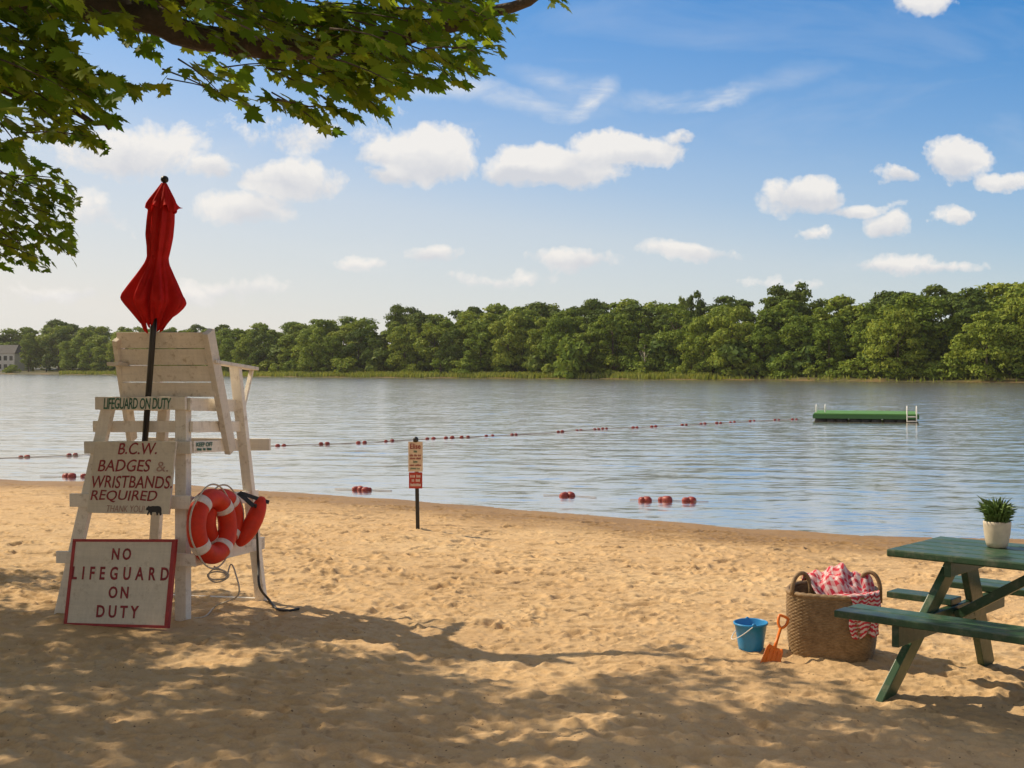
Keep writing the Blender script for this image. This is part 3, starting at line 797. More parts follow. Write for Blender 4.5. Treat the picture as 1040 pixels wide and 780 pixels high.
def life_gear():
    n1 = (CU*0.995 - CV*0.05 + UP*0.08)
    ring(cp(211, 534.5, 0.06) + CU*0.03, n1, UP*0.97 + CV*0.22, 0.188, 0.064, 'red life ring with white bands nearest the rear leg of the chair')
    ring(cp(223, 528, 0.28) + CU*0.01, CU*0.97 - CV*0.12, UP, 0.155, 0.058, 'red life ring hung half hidden behind the front ring')
    a, b = cp(238, 553, 0.42) + CU*0.03, cp(262, 506, 0.60) + CU*0.03
    r = empty('rescue_tube', a, 'red foam rescue tube hung at a slant behind the rings', 'rescue tube')
    mid = (a+b)/2 + CU*0.035 - UP*0.02
    pts = [a.lerp(mid, t/6).lerp(mid.lerp(b, t/6), t/6) if True else a for t in range(7)]
    ra = [0.034, 0.054, 0.062, 0.064, 0.062, 0.054, 0.034]
    d0, d1 = (pts[0]-pts[1]).normalized(), (pts[-1]-pts[-2]).normalized()
    MB().tube([pts[0]+d0*0.012] + pts + [pts[-1]+d1*0.012], [0.012]+ra+[0.012], 18).build('body', M['ring_red'], r, smooth=True, sub=1)
    sA, sB, sC = cp(238, 500.5, 0.50)+CU*0.03, cp(246, 514, 0.5)+CU*0.09, cp(260, 510, 0.6)+CU*0.1
    MB().beam(sA, sB, 0.035, 0.005, CU+CV).beam(sA+CU*0.01, sC, 0.03, 0.005, CU+CV).build('strap', M['strap'], r)
    # black strap trailing to the sand
    p = [cp(246, 512, 0.5)+CU*0.1, cp(253, 545, 0.62)+CU*0.06, cp(258, 572, 0.74)+CU*0.03, cp(263, 596, 0.62), on_ground(272, 613)+UP*0.03, on_ground(281, 621)+UP*0.014, on_ground(292, 622.5)+UP*0.012, on_ground(303, 620.5)+UP*0.012]
    P = smooth_path(p, 8)
    s = MB(); n = len(P); vs = []
    s.tube(P, 0.009, 8)
    o = s.build('trailing_strap', M['strap'], None, smooth=True)
    tag(o, 'black strap trailing from the chair side down onto the sand', 'strap')
    # pale rope: coils under the ring then down to the sand
    p = [cp(203, 575, 0.06)+CU*0.10]
    for i in range(15):
        a = i*0.9
        p.append(cp(207 + 10*math.cos(a), 582 + 6*math.sin(a) + i*0.35, 0.07) + CU*(0.10 + 0.010*math.sin(i*2.1)))
    p += [cp(223, 573, 0.2)+CU*0.08, cp(225, 582, 0.12)+CU*0.1, cp(223.5, 604, 0.08)+CU*0.13, on_ground(219, 620)+UP*0.03, on_ground(208, 628)+UP*0.012, on_ground(196, 630)+UP*0.012]
    o = MB().tube(smooth_path(p, 5), 0.0055, 6).build('rope', M['rope'], None, smooth=True)
    tag(o, 'thin pale rope looped under the ring and trailing to the sand', 'rope')
def smooth_path(p, k):
    out = []
    for i in range(len(p)-1):
        p0, p1, p2, p3 = p[max(i-1, 0)], p[i], p[i+1], p[min(i+2, len(p)-1)]
        for j in range(k):
            t = j/k
            out.append(0.5*((2*p1) + (p2-p0)*t + (2*p0-5*p1+4*p2-p3)*t*t + (3*p1-p0-3*p2+p3)*t*t*t))
    out.append(p[-1]); return out
life_gear()

# ----------------------------------------------------------------------------------------------
# beach notice on a post
# ----------------------------------------------------------------------------------------------
def notice():
    b = on_ground(424.5, 540); d = b.y; S = d/F
    r = empty('beach_notice', b, 'small tan and red notice on a thin black post near the water', 'sign')
    X = Vector((1, 0.0, 0))
    P = lambda px, py, o=0.0: Vector(((px-CX)/F*d, d+o, CAMH+(HY-py)/F*d))
    MB().beam(b - UP*0.15, P(422.5, 446, 0), 0.042, 0.03, X).build('post', M['black_metal'], r, bevel=0.003)
    MB().lathe(P(422.2, 447, -0.01), [(0.001,-0.03),(0.03,-0.02),(0.032,0.015),(0.018,0.035),(0.001,0.04)], 12).build('post_cap', M['black_metal'], r, smooth=True)
    def pan(x0, x1, y0, y1, mat, name):
        q = [P(x0, y0, -0.03), P(x1, y0, -0.03), P(x1, y1, -0.03), P(x0, y1, -0.03)]
        return q, MB().hexa([p + Vector((0, 0.012, 0)) for p in q], q).build(name, mat, r, bevel=0.002)
    q, o = pan(414.8, 429.4, 448.5, 479, M['sign_tan'], 'upper_panel')
    letter('Elise', q, (0.12, 0.86, 0.06, 0.24), M['red_letter'], o, 0.001, weight=0.02)
    rr = random.Random(3)
    for (y0, y1, xs, mt) in ((0.30, 0.36, [(.38,.62)], 'green_letter'), (0.43, 0.49, [(.1,.36),(.42,.62),(.68,.9)], 'red_letter'), (0.53, 0.59, [(.12,.5),(.56,.88)], 'red_letter'), (0.64, 0.70, [(.35,.65)], 'green_letter'), (0.76, 0.81, [(.1,.4),(.46,.9)], 'red_letter'), (0.87, 0.92, [(.15,.55),(.6,.82)], 'green_letter')):
        for a, b_ in xs:
            nn = max(2, int((b_-a)/0.06))
            for i in range(nn):
                x = a + (b_-a)*i/nn
                h = rr.uniform(-.012, .012)
                outline([(0,0),(1,0),(1,1),(0,1)], q, (x, x+0.042, y0+h, y1), M[mt], o, 'lettering')
    q, o = pan(415.4, 429.0, 479.6, 496, M['sign_red'], 'lower_panel')
    for (y0, y1, xs) in ((0.16, 0.32, [(.12,.48),(.56,.88)]), (0.42, 0.58, [(.22,.44),(.52,.84)]), (0.70, 0.86, [(.12,.9)])):
        for a, b_ in xs:
            nn = max(2, int((b_-a)/0.075))
            for i in range(nn):
                x = a + (b_-a)*i/nn
                outline([(0,0),(1,0),(1,1),(0,1)], q, (x, x+0.052, y0+rr.uniform(-.02,.02), y1), M['white_letter'], o, 'lettering')
notice()

# ----------------------------------------------------------------------------------------------
# float lines, raft
# ----------------------------------------------------------------------------------------------
def float_line(pix, floats, label, rr=0.085, sink=0.0):
    pts = [at_z(a, b, ZW) for a, b in pix]
    r = empty('float_line', pts[0], label, 'float line', 'float lines marking the swimming area')
    P = smooth_path([p + UP*0.012 for p in pts], 6)
    if sink:
        P = [p + UP*(-sink*abs(math.sin(i*0.7))) for i, p in enumerate(P)]
    MB().tube(P, 0.009 if len(pix) > 6 else 0.005, 6).build('rope', M['float_rope'], r, smooth=True)
    P = [p + Vector((0, 0.06*math.sin(i*0.9+pix[0][0]) + 0.04*math.sin(i*2.3), 0.004*math.sin(i*1.7))) for i, p in enumerate(P)]
    X = [p.x/p.y for p in P]
    for (px, size) in floats:
        t = (px-CX)/F
        i = min(range(len(P)-1), key=lambda j: abs((X[j]+X[j+1])/2 - t))
        f = min(1, max(0, (t-X[i])/(X[i+1]-X[i])))
        c = P[i].lerp(P[i+1], f); ax = (P[i+1]-P[i]).normalized()
        s = rr*size
        MB().lathe(c - ax*s*1.25, [(0.25*s,0),(0.7*s,0.15*s),(0.98*s,0.6*s),(1.0*s,1.25*s),(0.98*s,1.9*s),(0.7*s,2.35*s),(0.25*s,2.5*s)], 14, ax, cap0=True, cap1=True).build('float', M['float_red'], r, smooth=True)
far_pairs = [24, 73, 285, 329, 367, 395, 437, 456, 472, 497, 522, 569, 588, 606, 614, 645, 664, 695, 714, 730, 744, 764, 789, 807]
fl = []
for c in far_pairs:
    g = 3.2 if c < 500 else 2.0
    fl += [(c-g, rnd.uniform(.8, 1.05)), (c+g, rnd.uniform(.85, 1.1))]
for c in (130, 180, 230): fl += [(c-3, .9), (c+3, 1)]
float_line([(-60,468),(24,465),(73,463),(180,458),(285,453),(367,450),(437,446),(522,442),(606,436.5),(695,432),(764,428),(812,426)], fl,
           'long line of small dark red floats stretched across the lake to the raft', 0.05)
float_line([(40,484),(62,484.4),(85,484.6),(112,486.5)], [(66.5, 1), (72.5, 1.05), (84.5, .8)], 'short run of dark red floats in the shallows left of the chair', 0.06)
float_line([(340,497),(355,498),(375,498.3),(398,499)], [(361, .9), (366, 1.15), (371, .95), (374.5, .7)], 'short cluster of red floats in the shallows left of the notice', 0.055)
float_line([(552,503.5),(570,504),(585,504.6),(606,506)], [(573, .95), (579.5, 1)], 'single pair of red floats lying on a short rope near the shore', 0.066)
float_line([(640,508),(655,508.6),(678,509),(706,510),(720,510.5)], [(652, .8), (657, 1.05), (672.5, .85), (677.5, 1.1), (697, .85), (702.5, 1.1)], 'row of three red float pairs on a rope near the shore', 0.06)

def raft():
    f0, f1 = at_z(826, 428.5, ZW), at_z(932.5, 428.8, ZW)
    c = (f0+f1)/2; ey = Vector((c.x, c.y, 0)).normalized(); ex = ey.cross(UP); wd = (f1-f0).dot(ex); dp = 3.6
    r = empty('swim_raft', c, 'green wooden swimming raft with two ladder rails floating far out', 'raft')
    P = lambda a, b, z: c + ex*a + ey*b + UP*z
    dk = MB()
    n = 14
    for i in range(n):
        b0 = dp*i/n + 0.012; b1 = dp*(i+1)/n - 0.012
        dk.hexa([P(-wd/2, b0, .27), P(wd/2, b0, .27), P(wd/2, b1, .27), P(-wd/2, b1, .27)], [P(-wd/2, b0, .315), P(wd/2, b0, .315), P(wd/2, b1, .315), P(-wd/2, b1, .315)])
    dk.build('deck', M['raft_green'], r)
    fr = MB()
    for (a0, a1, b0, b1) in ((-wd/2, wd/2, -.03, .015), (-wd/2, wd/2, dp-.015, dp+.03), (-wd/2-.03, -wd/2, -.03, dp+.03), (wd/2, wd/2+.03, -.03, dp+.03)):
        fr.hexa([P(a0, b0, .12), P(a1, b0, .12), P(a1, b1, .12), P(a0, b1, .12)], [P(a0, b0, .272), P(a1, b0, .272), P(a1, b1, .272), P(a0, b1, .272)])
    fr.build('side_frame', M['raft_side'], r)
    for a in (-1.28, 0.0, 1.28):
        MB().tube([P(a, 0.05, 0.02), P(a, dp-0.05, 0.02)], 0.24 if a == 0 else 0.25, 16).tube([P(a+.36, 0.05, 0.02), P(a+.36, dp-0.05, 0.02)], 0.24, 16).tube([P(a-.36, 0.05, 0.02), P(a-.36, dp-0.05, 0.02)], 0.24, 16).build('float_drum', M['raft_float'], r, smooth=True)
    for a, b in ((-wd/2+.22, 1.6), (wd/2-.24, 0.25)):
        L = MB()
        for o in (-.17, .17):
            pts = [P(a+o, b, .30), P(a+o, b, .48), P(a+o, b-.05, .57), P(a+o, b-.16, .61), P(a+o, b-.28, .57), P(a+o, b-.33, .46), P(a+o, b-.33, .02)]
            L.tube(smooth_path(pts, 4), 0.022, 8)
        for z in (.05, .22): L.tube([P(a-.17, b-.33, z), P(a+.17, b-.33, z)], 0.02, 8)
        L.build('ladder_rail', M['rail_metal'], r, smooth=True)
raft()

# ----------------------------------------------------------------------------------------------
# picnic table
# ----------------------------------------------------------------------------------------------
TO = at_z(901, 558, 0.73); TO = Vector((TO.x, TO.y, 0))
TL_, TT_ = Vector((math.cos(R(-42)), math.sin(R(-42)), 0)), Vector((math.cos(R(48)), math.sin(R(48)), 0))
def tp(l, t, z): return TO + TL_*l + TT_*t + UP*z
def table():
    r = empty('picnic_table', tp(.85, .34, 0), 'dark green wooden picnic table with attached benches on the sand', 'picnic table')
    G = M['green_wood']; LN = 1.75
    n = 5; wd = 0.70
    for i in range(n):
        t0, t1 = wd*i/n + 0.005, wd*(i+1)/n - 0.005
        dl = rnd.uniform(-.004, .004)
        MB().hexa([tp(dl, t0, .69), tp(LN, t0, .69), tp(LN, t1, .69), tp(dl, t1, .69)], [tp(dl, t0, .73), tp(LN, t0, .73), tp(LN, t1, .73), tp(dl, t1, .73)]).build('top_board', G, r, bevel=0.008)
    for (ta, tb) in ((-.41, -.288), (-.280, -.16), (.83, .952), (.960, 1.08)):
        e = rnd.uniform(-.006, .006)
        MB().hexa([tp(-.09+e, ta, .412), tp(LN+.06, ta, .412), tp(LN+.06, tb, .412), tp(-.09+e, tb, .412)], [tp(-.09+e, ta, .45), tp(LN+.06, ta, .45), tp(LN+.06, tb, .45), tp(-.09+e, tb, .45)]).build('bench_board', G, r, bevel=0.006)
    for (lf, lt, sgn) in ((.09, .27, 1), (LN-.09, LN-.27, -1)):
        MB().beam(tp(lt, .27, .688), tp(lf, -.25, -.05), 0.13, 0.04, TT_).build('leg', G, r, bevel=0.004)
        MB().beam(tp(lt, .41, .688), tp(lf+.09*sgn, .95, -.05), 0.13, 0.04, TT_).build('leg', G, r, bevel=0.004)
        lm = lf + (lt-lf)*.5 + .045*sgn
        MB().beam(tp(lm, -.38, .355), tp(lm, 1.05, .355), 0.11, 0.038, UP).build('seat_beam', G, r, bevel=0.004)
        MB().beam(tp(lt+.043*sgn, .05, .648), tp(lt+.043*sgn, .65, .648), 0.08, 0.036, UP).build('top_beam', G, r, bevel=0.004)
        MB().beam(tp(lm+.03*sgn, .34, .36), tp(lm+.52*sgn, .34, .675), 0.095, 0.05, TT_).build('brace', G, r, bevel=0.004)
    bl = M['rail_metal']
    for (lf, lt) in ((.09, .27),):
        for (t, z) in ((.20, .60), (-.02, .355), (-.08, .33), (.46, .60), (.70, .355)):
            l0 = lf + (lt-lf)*((z+.05)/.738) - 0.024
            MB().lathe(tp(l0-.002, t, z), [(0.001,-.006),(0.010,-.005),(0.011,.004),(0.001,.005)], 12, TL_).build('bolt', bl, r, smooth=True)
    MB().hexa([tp(-.13, .28, .415), tp(.24, .28, .415), tp(.24, .42, .415), tp(-.13, .42, .415)], [tp(-.13, .28, .45), tp(.24, .28, .45), tp(.24, .42, .45), tp(-.13, .42, .45)]).build('centre_board', G, r, bevel=0.004)
table()

def pot_plant():
    b = at_z(1013.5, 556, 0.7305)
    r = empty('potted_plant', b, 'small spiky green plant in a cream pot on the picnic table', 'potted plant')
    MB().lathe(b, [(0.040,0.0),(0.052,0.004),(0.060,0.03),(0.068,0.08),(0.072,0.125),(0.073,0.138),(0.069,0.142),(0.065,0.138),(0.063,0.118)], 40, cap0=True).build('pot', M['pot_glaze'], r, smooth=True)
    MB().lathe(b, [(0.064,0.121),(0.04,0.125),(0.001,0.127)], 24).build('soil', M['soil'], r, smooth=True)
    mb = MB()
    for i in range(330):
        a = rnd.uniform(0, 6.283); el = math.acos(rnd.uniform(0.05, 1.0)); rad = rnd.uniform(0, 0.05)
        o = b + Vector((rad*math.cos(a), rad*math.sin(a), 0.122 + rnd.uniform(0, .085)))
        d = Vector((math.cos(a)*math.sin(el), math.sin(a)*math.sin(el), math.cos(el)+0.35)).normalized()
        L = rnd.uniform(0.045, 0.085)*(1 if i % 3 else 1.25); w = rnd.uniform(0.006, 0.010)
        s = d.cross(Vector((rnd.uniform(-1,1), rnd.uniform(-1,1), rnd.uniform(-1,1)))).normalized()*w
        m = o + d*L*0.55 + Vector((0,0,0.004)); e = o + d*L - Vector((0,0,0.010))
        up = d.cross(s).normalized()*w*0.35
        mb.add([o - s*.4, o + s*.4, m + s, m - s, e, m + up], [(0,1,5),(1,2,5),(2,4,5),(4,3,5),(3,0,5)])
    mb.build('foliage', M['plant_leaf'], r, smooth=False)
pot_plant()

# ----------------------------------------------------------------------------------------------
# basket, towel, bucket, spade
# ----------------------------------------------------------------------------------------------
BC = on_ground(846, 667)
BH, BR0, BR1 = 0.415, 0.245, 0.272
def basket():
    r = empty('beach_basket', BC, 'large round woven brown basket standing beside the picnic bench', 'basket')
    seg, rows = 264, 84
    def sq(th, r_): return r_*(1 + 0.055*math.cos(4*(th-0.4)))
    def rad(i, th, r_):                       # even rings are the grooves, odd ones the strands going over and under
        if i % 2 == 0: return sq(th, r_) - 0.0035
        return sq(th, r_) + 0.0012 + 0.0042*math.cos(th*44 + math.pi*((i//2) % 2)) + 0.0012*math.sin(th*7 + i*1.7)
    prof = []
    for i in range(rows+1):
        t = i/rows; bul = 0.012*math.sin(t*math.pi)
        prof.append((BR0 + (BR1-BR0)*t + bul - (0.02*(1-t/0.05) if t < 0.05 else 0), BH*t - 0.02))
    body = MB().lathe(BC, prof, seg, rfun=rad)
    body.lathe(BC, [(BR1-0.018, BH-0.022), (BR1-0.022, BH*0.5), (BR0-0.02, 0.0), (0.001, 0.0)], 96, rfun=lambda i, th, r_: sq(th, r_))
    body.build('body', M['wicker'], r, smooth=True)
    rim = []
    for i in range(160):
        th = i*2*math.pi/160; rim.append(BC + Vector((sq(th, BR1-.008)*math.cos(th), sq(th, BR1-.008)*math.sin(th), BH-0.022 + 0.002*math.sin(th*40))))
    MB().tube(rim, 0.015, 10, True).build('rim', M['wicker'], r, smooth=True)
    for (c, wdx) in ((Vector((-0.205, -0.09, BH-.03)), 0.062), (Vector((0.205, -0.06, BH-.03)), 0.055)):
        pts = [BC + c + Vector((wdx*math.cos(a), (0.03 if c.x < 0 else -0.03)*math.cos(a), -0.05 + 0.0 if a in (0,) else 0.125*math.sin(a)**0.8 if math.sin(a) > 0 else -0.05)) for a in [math.pi*i/16 for i in range(17)]]
        MB().tube(pts, 0.0125, 10).build('handle', M['wicker'], r, smooth=True)
basket()
def towel():
    mb = MB(); nu, nv = 60, 90
    base = BC + Vector((0.0, 0.0, 0.0))
    def fn(u, v):
        # v: 0 far side inside the basket .. 0.55 rim .. 1 hanging end ; u: across
        if v < 0.58:
            w = v/0.58
            x = -0.145 + 0.385*u - 0.0*w
            if w > .6: x = x + (0.03 + 0.205*u - x)*((w-.6)/.4)**1.3
            ry = math.sqrt(max(0.01, (BR1+0.014)**2 - x*x))
            y = 0.16 + (-ry - 0.16)*w
            z = BH - 0.03 + 0.135*math.sin(min(1, w*1.25+.1)*math.pi)**0.7*(1 - 0.45*max(0, u-.55)/.45)*(0.55+0.45*math.sin(min(1, (u+.12)*1.1)*math.pi*.55)) 
            k = math.sin(min(1, w*1.1)*math.pi) if w < .91 else 0.05
            z += k*(0.016*math.sin(u*13 + 5*w) + 0.015*math.sin(w*17 - u*8) + 0.010*math.sin(u*29+w*13) + 0.006*math.sin(u*47-w*31))
            z = max(z, BH-0.008) if w > .85 else z
            if w > .9: z = BH - 0.008 + (z-(BH-0.008))*(1-w)/.1 + 0.008*math.sin(u*14)**2
        else:
            w = (v-0.58)/0.42
            x = 0.03 + 0.205*u + 0.012*math.sin(w*7+u*5)
            rr = BR1 + 0.016 - 0.012*w + 0.010*(1+math.sin(u*17 + 1.5*w))*min(1, w*3)
            y = -math.sqrt(max(0.01, rr*rr - x*x))
            z = BH - 0.008 - 0.235*w - 0.015*math.sin(u*9)*w
        return base + Vector((x, y, z))
    mb.grid(fn, nu, nv)
    o = mb.build('towel', M['towel'], None, smooth=True, solid=0.007)
    uvl = o.data.uv_layers.new(name='UVMap')
    for l in o.data.loops:
        i = l.vertex_index; uvl.data[l.index].uv = ((i % nu)/(nu-1), (i//nu)/(nv-1))
    tag(o, 'crumpled red and white striped towel spilling over the basket rim', 'towel')
towel()
def bucket():
    b = on_ground(763.5, 664)
    S = b.y/F; r0, r1, h = 11.6*S, 16.4*S, 0.198
    ax = Vector((-0.02, -0.03, 1))
    r = empty('sand_bucket', b, 'bright blue plastic sand bucket standing on the sand left of the basket', 'bucket')
    MB().lathe(b - UP*0.008, [(r0*.97,0),(r0,0.004),(r0+(r1-r0)*.5,h*.5),(r1*.985,h*.93),(r1*1.06,h*.935),(r1*1.07,h*.985),(r1*1.0,h),(r1*.965,h*.97),(r0*.95,0.008),(0.001,0.008)], 48, ax, cap0=True).build('body', M['pail_blue'], r, smooth=True, sub=0)
    top = b + ax.normalized()*h*.94
    for s in (-1, 1):
        MB().lathe(top + Vector((0, s*r1*1.06, 0)), [(0.001,-.008),(0.012,-.008),(0.012,.008),(0.001,.008)], 12, Vector((0,1,0))).build('handle_lug', M['pail_blue'], r, smooth=True)
    pts = []
    for i in range(25):
        a = math.pi*i/24
        pts.append(top + Vector((-math.cos(a)*r1*1.12, -math.sin(a)*r1*0.92-.004, -math.sin(a)*r1*0.95)))
    # bail folded down against the left-front of the pail
    pts = [top + Vector((-r1*1.18*math.sin(a), -r1*1.10*math.cos(a), -0.10*math.sin(a))) for a in [math.pi*i/28 for i in range(29)]]
    MB().tube(pts, 0.0028, 8).build('handle', M['pail_wire'], r, smooth=True)
bucket()
def spade():
    b = on_ground(782, 677); S = b.y/F
    top = at_d(797, 627, b.y + 0.14)
    r = empty('sand_spade', b, 'orange plastic toy spade leaning against the basket', 'toy spade')
    ax = (top - b).normalized(); sd = Vector((1, 0.15, 0)); sd = (sd - ax*sd.dot(ax)).normalized(); nr = ax.cross(sd)
    if nr.y > 0: nr = -nr
    Lb = 0.128; w = 0.052
    bl = MB(); nu, nv = 13, 15
    def fn(u, v):
        x = (u-.5)*2; ww = w*(0.92 + 0.16*(1-v)) * (1 if v < .85 else 1-(v-.85)*1.2)
        lift = 0.016*abs(x)**6 + 0.010*max(0, v-.8)/.2
        return b + ax*(Lb*v - 0.012 - 0.012*(1-abs(x)**2)*(1 if v < .05 else 0)) + sd*(x*ww) + nr*lift
    bl.grid(fn, nu, nv).build('blade', M['spade_orange'], r, smooth=True, solid=0.004)
    rb = MB()
    for o in (-.5, 0, .5): rb.tube([b + ax*0.02 + sd*(w*o) + nr*0.003, b + ax*(Lb*.8) + sd*(w*o*.9) + nr*0.003], 0.003, 6)
    rb.build('ribs', M['spade_orange'], r, smooth=True)
    H = (top-b).length
    MB().tube([b + ax*(Lb*.8), b + ax*(Lb+.02), b + ax*(H-.07)], [0.012, 0.0095, 0.009], 10).build('shaft', M['spade_orange'], r, smooth=True)
    g = [b + ax*(H-.075), b + ax*(H-.05) + sd*.022, b + ax*(H-.012) + sd*.028, b + ax*H + sd*.02, b + ax*H - sd*.02, b + ax*(H-.012) - sd*.028, b + ax*(H-.05) - sd*.022]
    MB().tube(smooth_path(g + [g[0]], 4)[:-1], 0.0085, 8, True).build('grip', M['spade_orange'], r, smooth=True)
spade()

# ----------------------------------------------------------------------------------------------
# the big leafy tree at the left, its boughs hang into the picture and shade the sand
# ----------------------------------------------------------------------------------------------
LEAF = [(0,-0.02),(0.10,0.05),(0.26,-0.04),(0.24,0.07),(0.46,0.10),(0.36,0.20),(0.52,0.36),(0.40,0.36),(0.42,0.50),(0.24,0.42),(0.20,0.48),(0.24,0.72),(0.13,0.68),(0,1.0)]
LEAF2 = LEAF + [(-a, b) for a, b in reversed(LEAF[1:-1])]
def maple():
    base = Vector((-8.0, 7.6, gz(-8.0, 7.6)))
    r = empty('shade_tree', base, 'large leafy shade tree with lobed leaves overhanging the beach from the left', 'tree')
    lim = MB(); rb = random.Random(5)
    limbs = [
        [(-8,7.6,-.3),(-7.95,7.6,1.2),(-7.8,7.55,2.6),(-7.7,7.5,4.2),(-7.6,7.5,6.4),(-7.5,7.6,8.4)],
        [(-7.8,7.55,2.3),(-6.4,7.4,3.2),(-4.6,7.2,3.75),(-3.1,7.05,3.85),(-2.25,7.0,3.72),(-1.75,6.95,3.55),(-1.2,6.9,3.50),(-.5,6.8,3.55),(0.15,6.7,3.72)],
        [(-7.8,7.55,2.4),(-6.2,7.8,2.75),(-4.6,7.9,2.92),(-3.5,7.9,2.85)],
        [(-7.7,7.5,3.2),(-6.0,8.8,4.6),(-4.2,9.4,5.0),(-3.0,9.2,4.9)],
        [(-7.7,7.5,3.4),(-5.5,6.8,4.9),(-3.0,6.6,5.2),(-1.0,6.5,4.9)],
        [(-7.7,7.5,3.0),(-6.3,6.0,4.2),(-4.0,5.2,4.6),(-2.0,5.2,4.5)],
        [(-7.8,7.55,2.8),(-9.5,8.0,4.0),(-11.3,8.4,4.8)], [(-7.7,7.5,3.6),(-8.5,5.5,5.0),(-9.0,3.8,5.6)], [(-7.7,7.5,3.8),(-8.0,9.8,5.4),(-8.4,11.2,6.0)],
        [(-4.6,7.2,3.75),(-3.6,7.6,3.55),(-2.9,7.7,3.35),(-2.5,7.7,3.2)], [(-3.1,7.05,3.85),(-2.6,6.2,3.6),(-2.2,5.7,3.35)],
        [(-2.25,7.0,3.72),(-1.5,7.2,3.9),(-.6,7.1,4.0)]]
    R0 = [.30,.15,.12,.12,.12,.12,.11,.12,.12,.05,.05,.035]
    for L, r0 in zip(limbs, R0):
        P = smooth_path([Vector(p) for p in L], 6); n = len(P)
        P = [p + Vector((rb.uniform(-1,1), rb.uniform(-1,1), rb.uniform(-1,1)))*0.02 for p in P]
        lim.tube(P, [r0*(1-.86*i/(n-1))+0.004 for i in range(n)], 10)
    # where leaves may be: plan outline, underside
    poly = [(-6.5,11.3),(-4.95,10.5),(-3.2,10.0),(-2.3,8.7),(-1.0,7.5),(.4,7.0),(.65,6.2),(-.6,5.2),(-2.6,4.2),(-6,3),(-9.5,3),(-12.5,5.5),(-12.8,9),(-10,12)]
    def inside(x, y):
        c = False; n = len(poly)
        for i in range(n):
            x1, y1 = poly[i]; x2, y2 = poly[i-1]
            if (y1 > y) != (y2 > y) and x < (x2-x1)*(y-y1)/(y2-y1)+x1: c = not c
        return c
    def edge(x, y):
        m = 9
        for i in range(len(poly)):
            a, b = Vector(poly[i]), Vector(poly[i-1]); p = Vector((x, y))
            t = max(0, min(1, (p-a).dot(b-a)/(b-a).length_squared)); m = min(m, (p-a.lerp(b, t)).length)
        return m
    bx = [-4000,-100,0,40,75,100,128,140,150,170,200,225,260,300,335,365,390,402,410,428,450,500,512,520,524,570,576,600,700]
    by = [170,160,152,150,146,144,132,112,92,78,66,98,104,112,126,142,140,118,82,72,84,78,62,34,16,14,4,-10,-200]
    def ok(p, slack=0):
        if p.y < 0.5: return True
        px, py = CX + p.x/p.y*F, HY - (p.z-CAMH)/p.y*F
        if px < 84 and 150 < py < 276 and p.y > 7.2: return True      # the lower bough further off
        lo = np.interp(px, bx, by) + 6 + 6*math.sin(px/8.3+1) + 6*math.sin(px/21)
        if py > lo + slack: return False
        # little windows of sky between the boughs
        for (a, b, rx, ry) in ((110,58,26,15),(95,40,16,9),(140,72,22,12),(175,58,18,8),(155,20,10,6),(420,45,14,8)):
            if ((px-a)/rx)**2 + ((py-b)/ry)**2 < 1 and rb.random() < 0.93: return False
        return True
    twigs = []
    tries = 0
    while len(twigs) < 5700 and tries < 140000:
        tries += 1
        x, y = rb.uniform(-12.8, .7), rb.uniform(3, 12)
        if not inside(x, y): continue
        e = edge(x, y)
        top = 3.9 + 2.6*min(1, e/2.2)**0.8 + (1.0 if e > 2.5 else 0)
        low = 2.75 + 0.22*min(e, 2.0)
        z = low + (top-low)*rb.random()**1.25
        cl = fbm(np.array([(x+.9*z)*1.15]), np.array([(y-.43*z)*1.15]), 2, 91)[0]     # openings that line up with the sun
        if cl < -0.15: continue
        vx, vy = CX + x/y*F, HY - (z-CAMH)/y*F
        if -20 < vx < 600 and vy > -25 and rb.random() < .68: continue
        twigs.append((Vector((x, y, z)), e))
    # boughs the photograph shows: extra twigs along the visible limbs and the hanging fringe
    def fringe(n, x0, x1, y0, y1, d0, d1):
        for _ in range(n):
            px = rb.uniform(x0, x1); lo = float(np.interp(px, bx, by))
            py = min(lo-3, rb.uniform(y0, y1)); p_ = at_d(px, py, rb.uniform(d0, d1))
            if vnoise(np.array([p_.x*3.1]), np.array([p_.z*4.1]), 71)[0] < -0.14: continue
            twigs.append((p_, 0.2))
    fringe(95, -20, 130, 0, 140, 6.0, 7.2); fringe(80, 130, 300, -10, 98, 6.2, 7.5); fringe(82, 280, 405, 0, 134, 6.4, 7.4); fringe(62, 400, 520, -10, 72, 6.4, 7.2); fringe(14, 528, 570, -12, 6, 6.5, 7.0); fringe(34, 325, 402, 70, 146, 6.5, 7.3); fringe(16, 200, 300, 60, 112, 6.4, 7.4)
    for _ in range(72):
        px = rb.uniform(-40, 62); py = rb.uniform(165, 262)
        if px > 20 and py > 245: continue
        twigs.append((at_d(px, py, rb.uniform(7.4, 8.4)), 0.1))
    # openings through which the sun reaches the umbrella and the upper right of the stand
    sd_ = sun_dir.normalized()
    def clear(p):
        for (c, r_) in ((cp(236, 400, .65), .34), (cp(243, 450, .75), .26), (cp(160, 215, .08), .22), (cp(158, 290, .08), .34)):
            w_ = p - c
            if w_.dot(sd_) > 0 and (w_ - sd_*w_.dot(sd_)).length < r_ + 0.30: return False
        return True
    twigs = [t_ for t_ in twigs if clear(t_[0])]
    V, I = [], []
    tw = MB()
    nl = len(LEAF2); base2 = np.array(LEAF2)
    cnt = 0
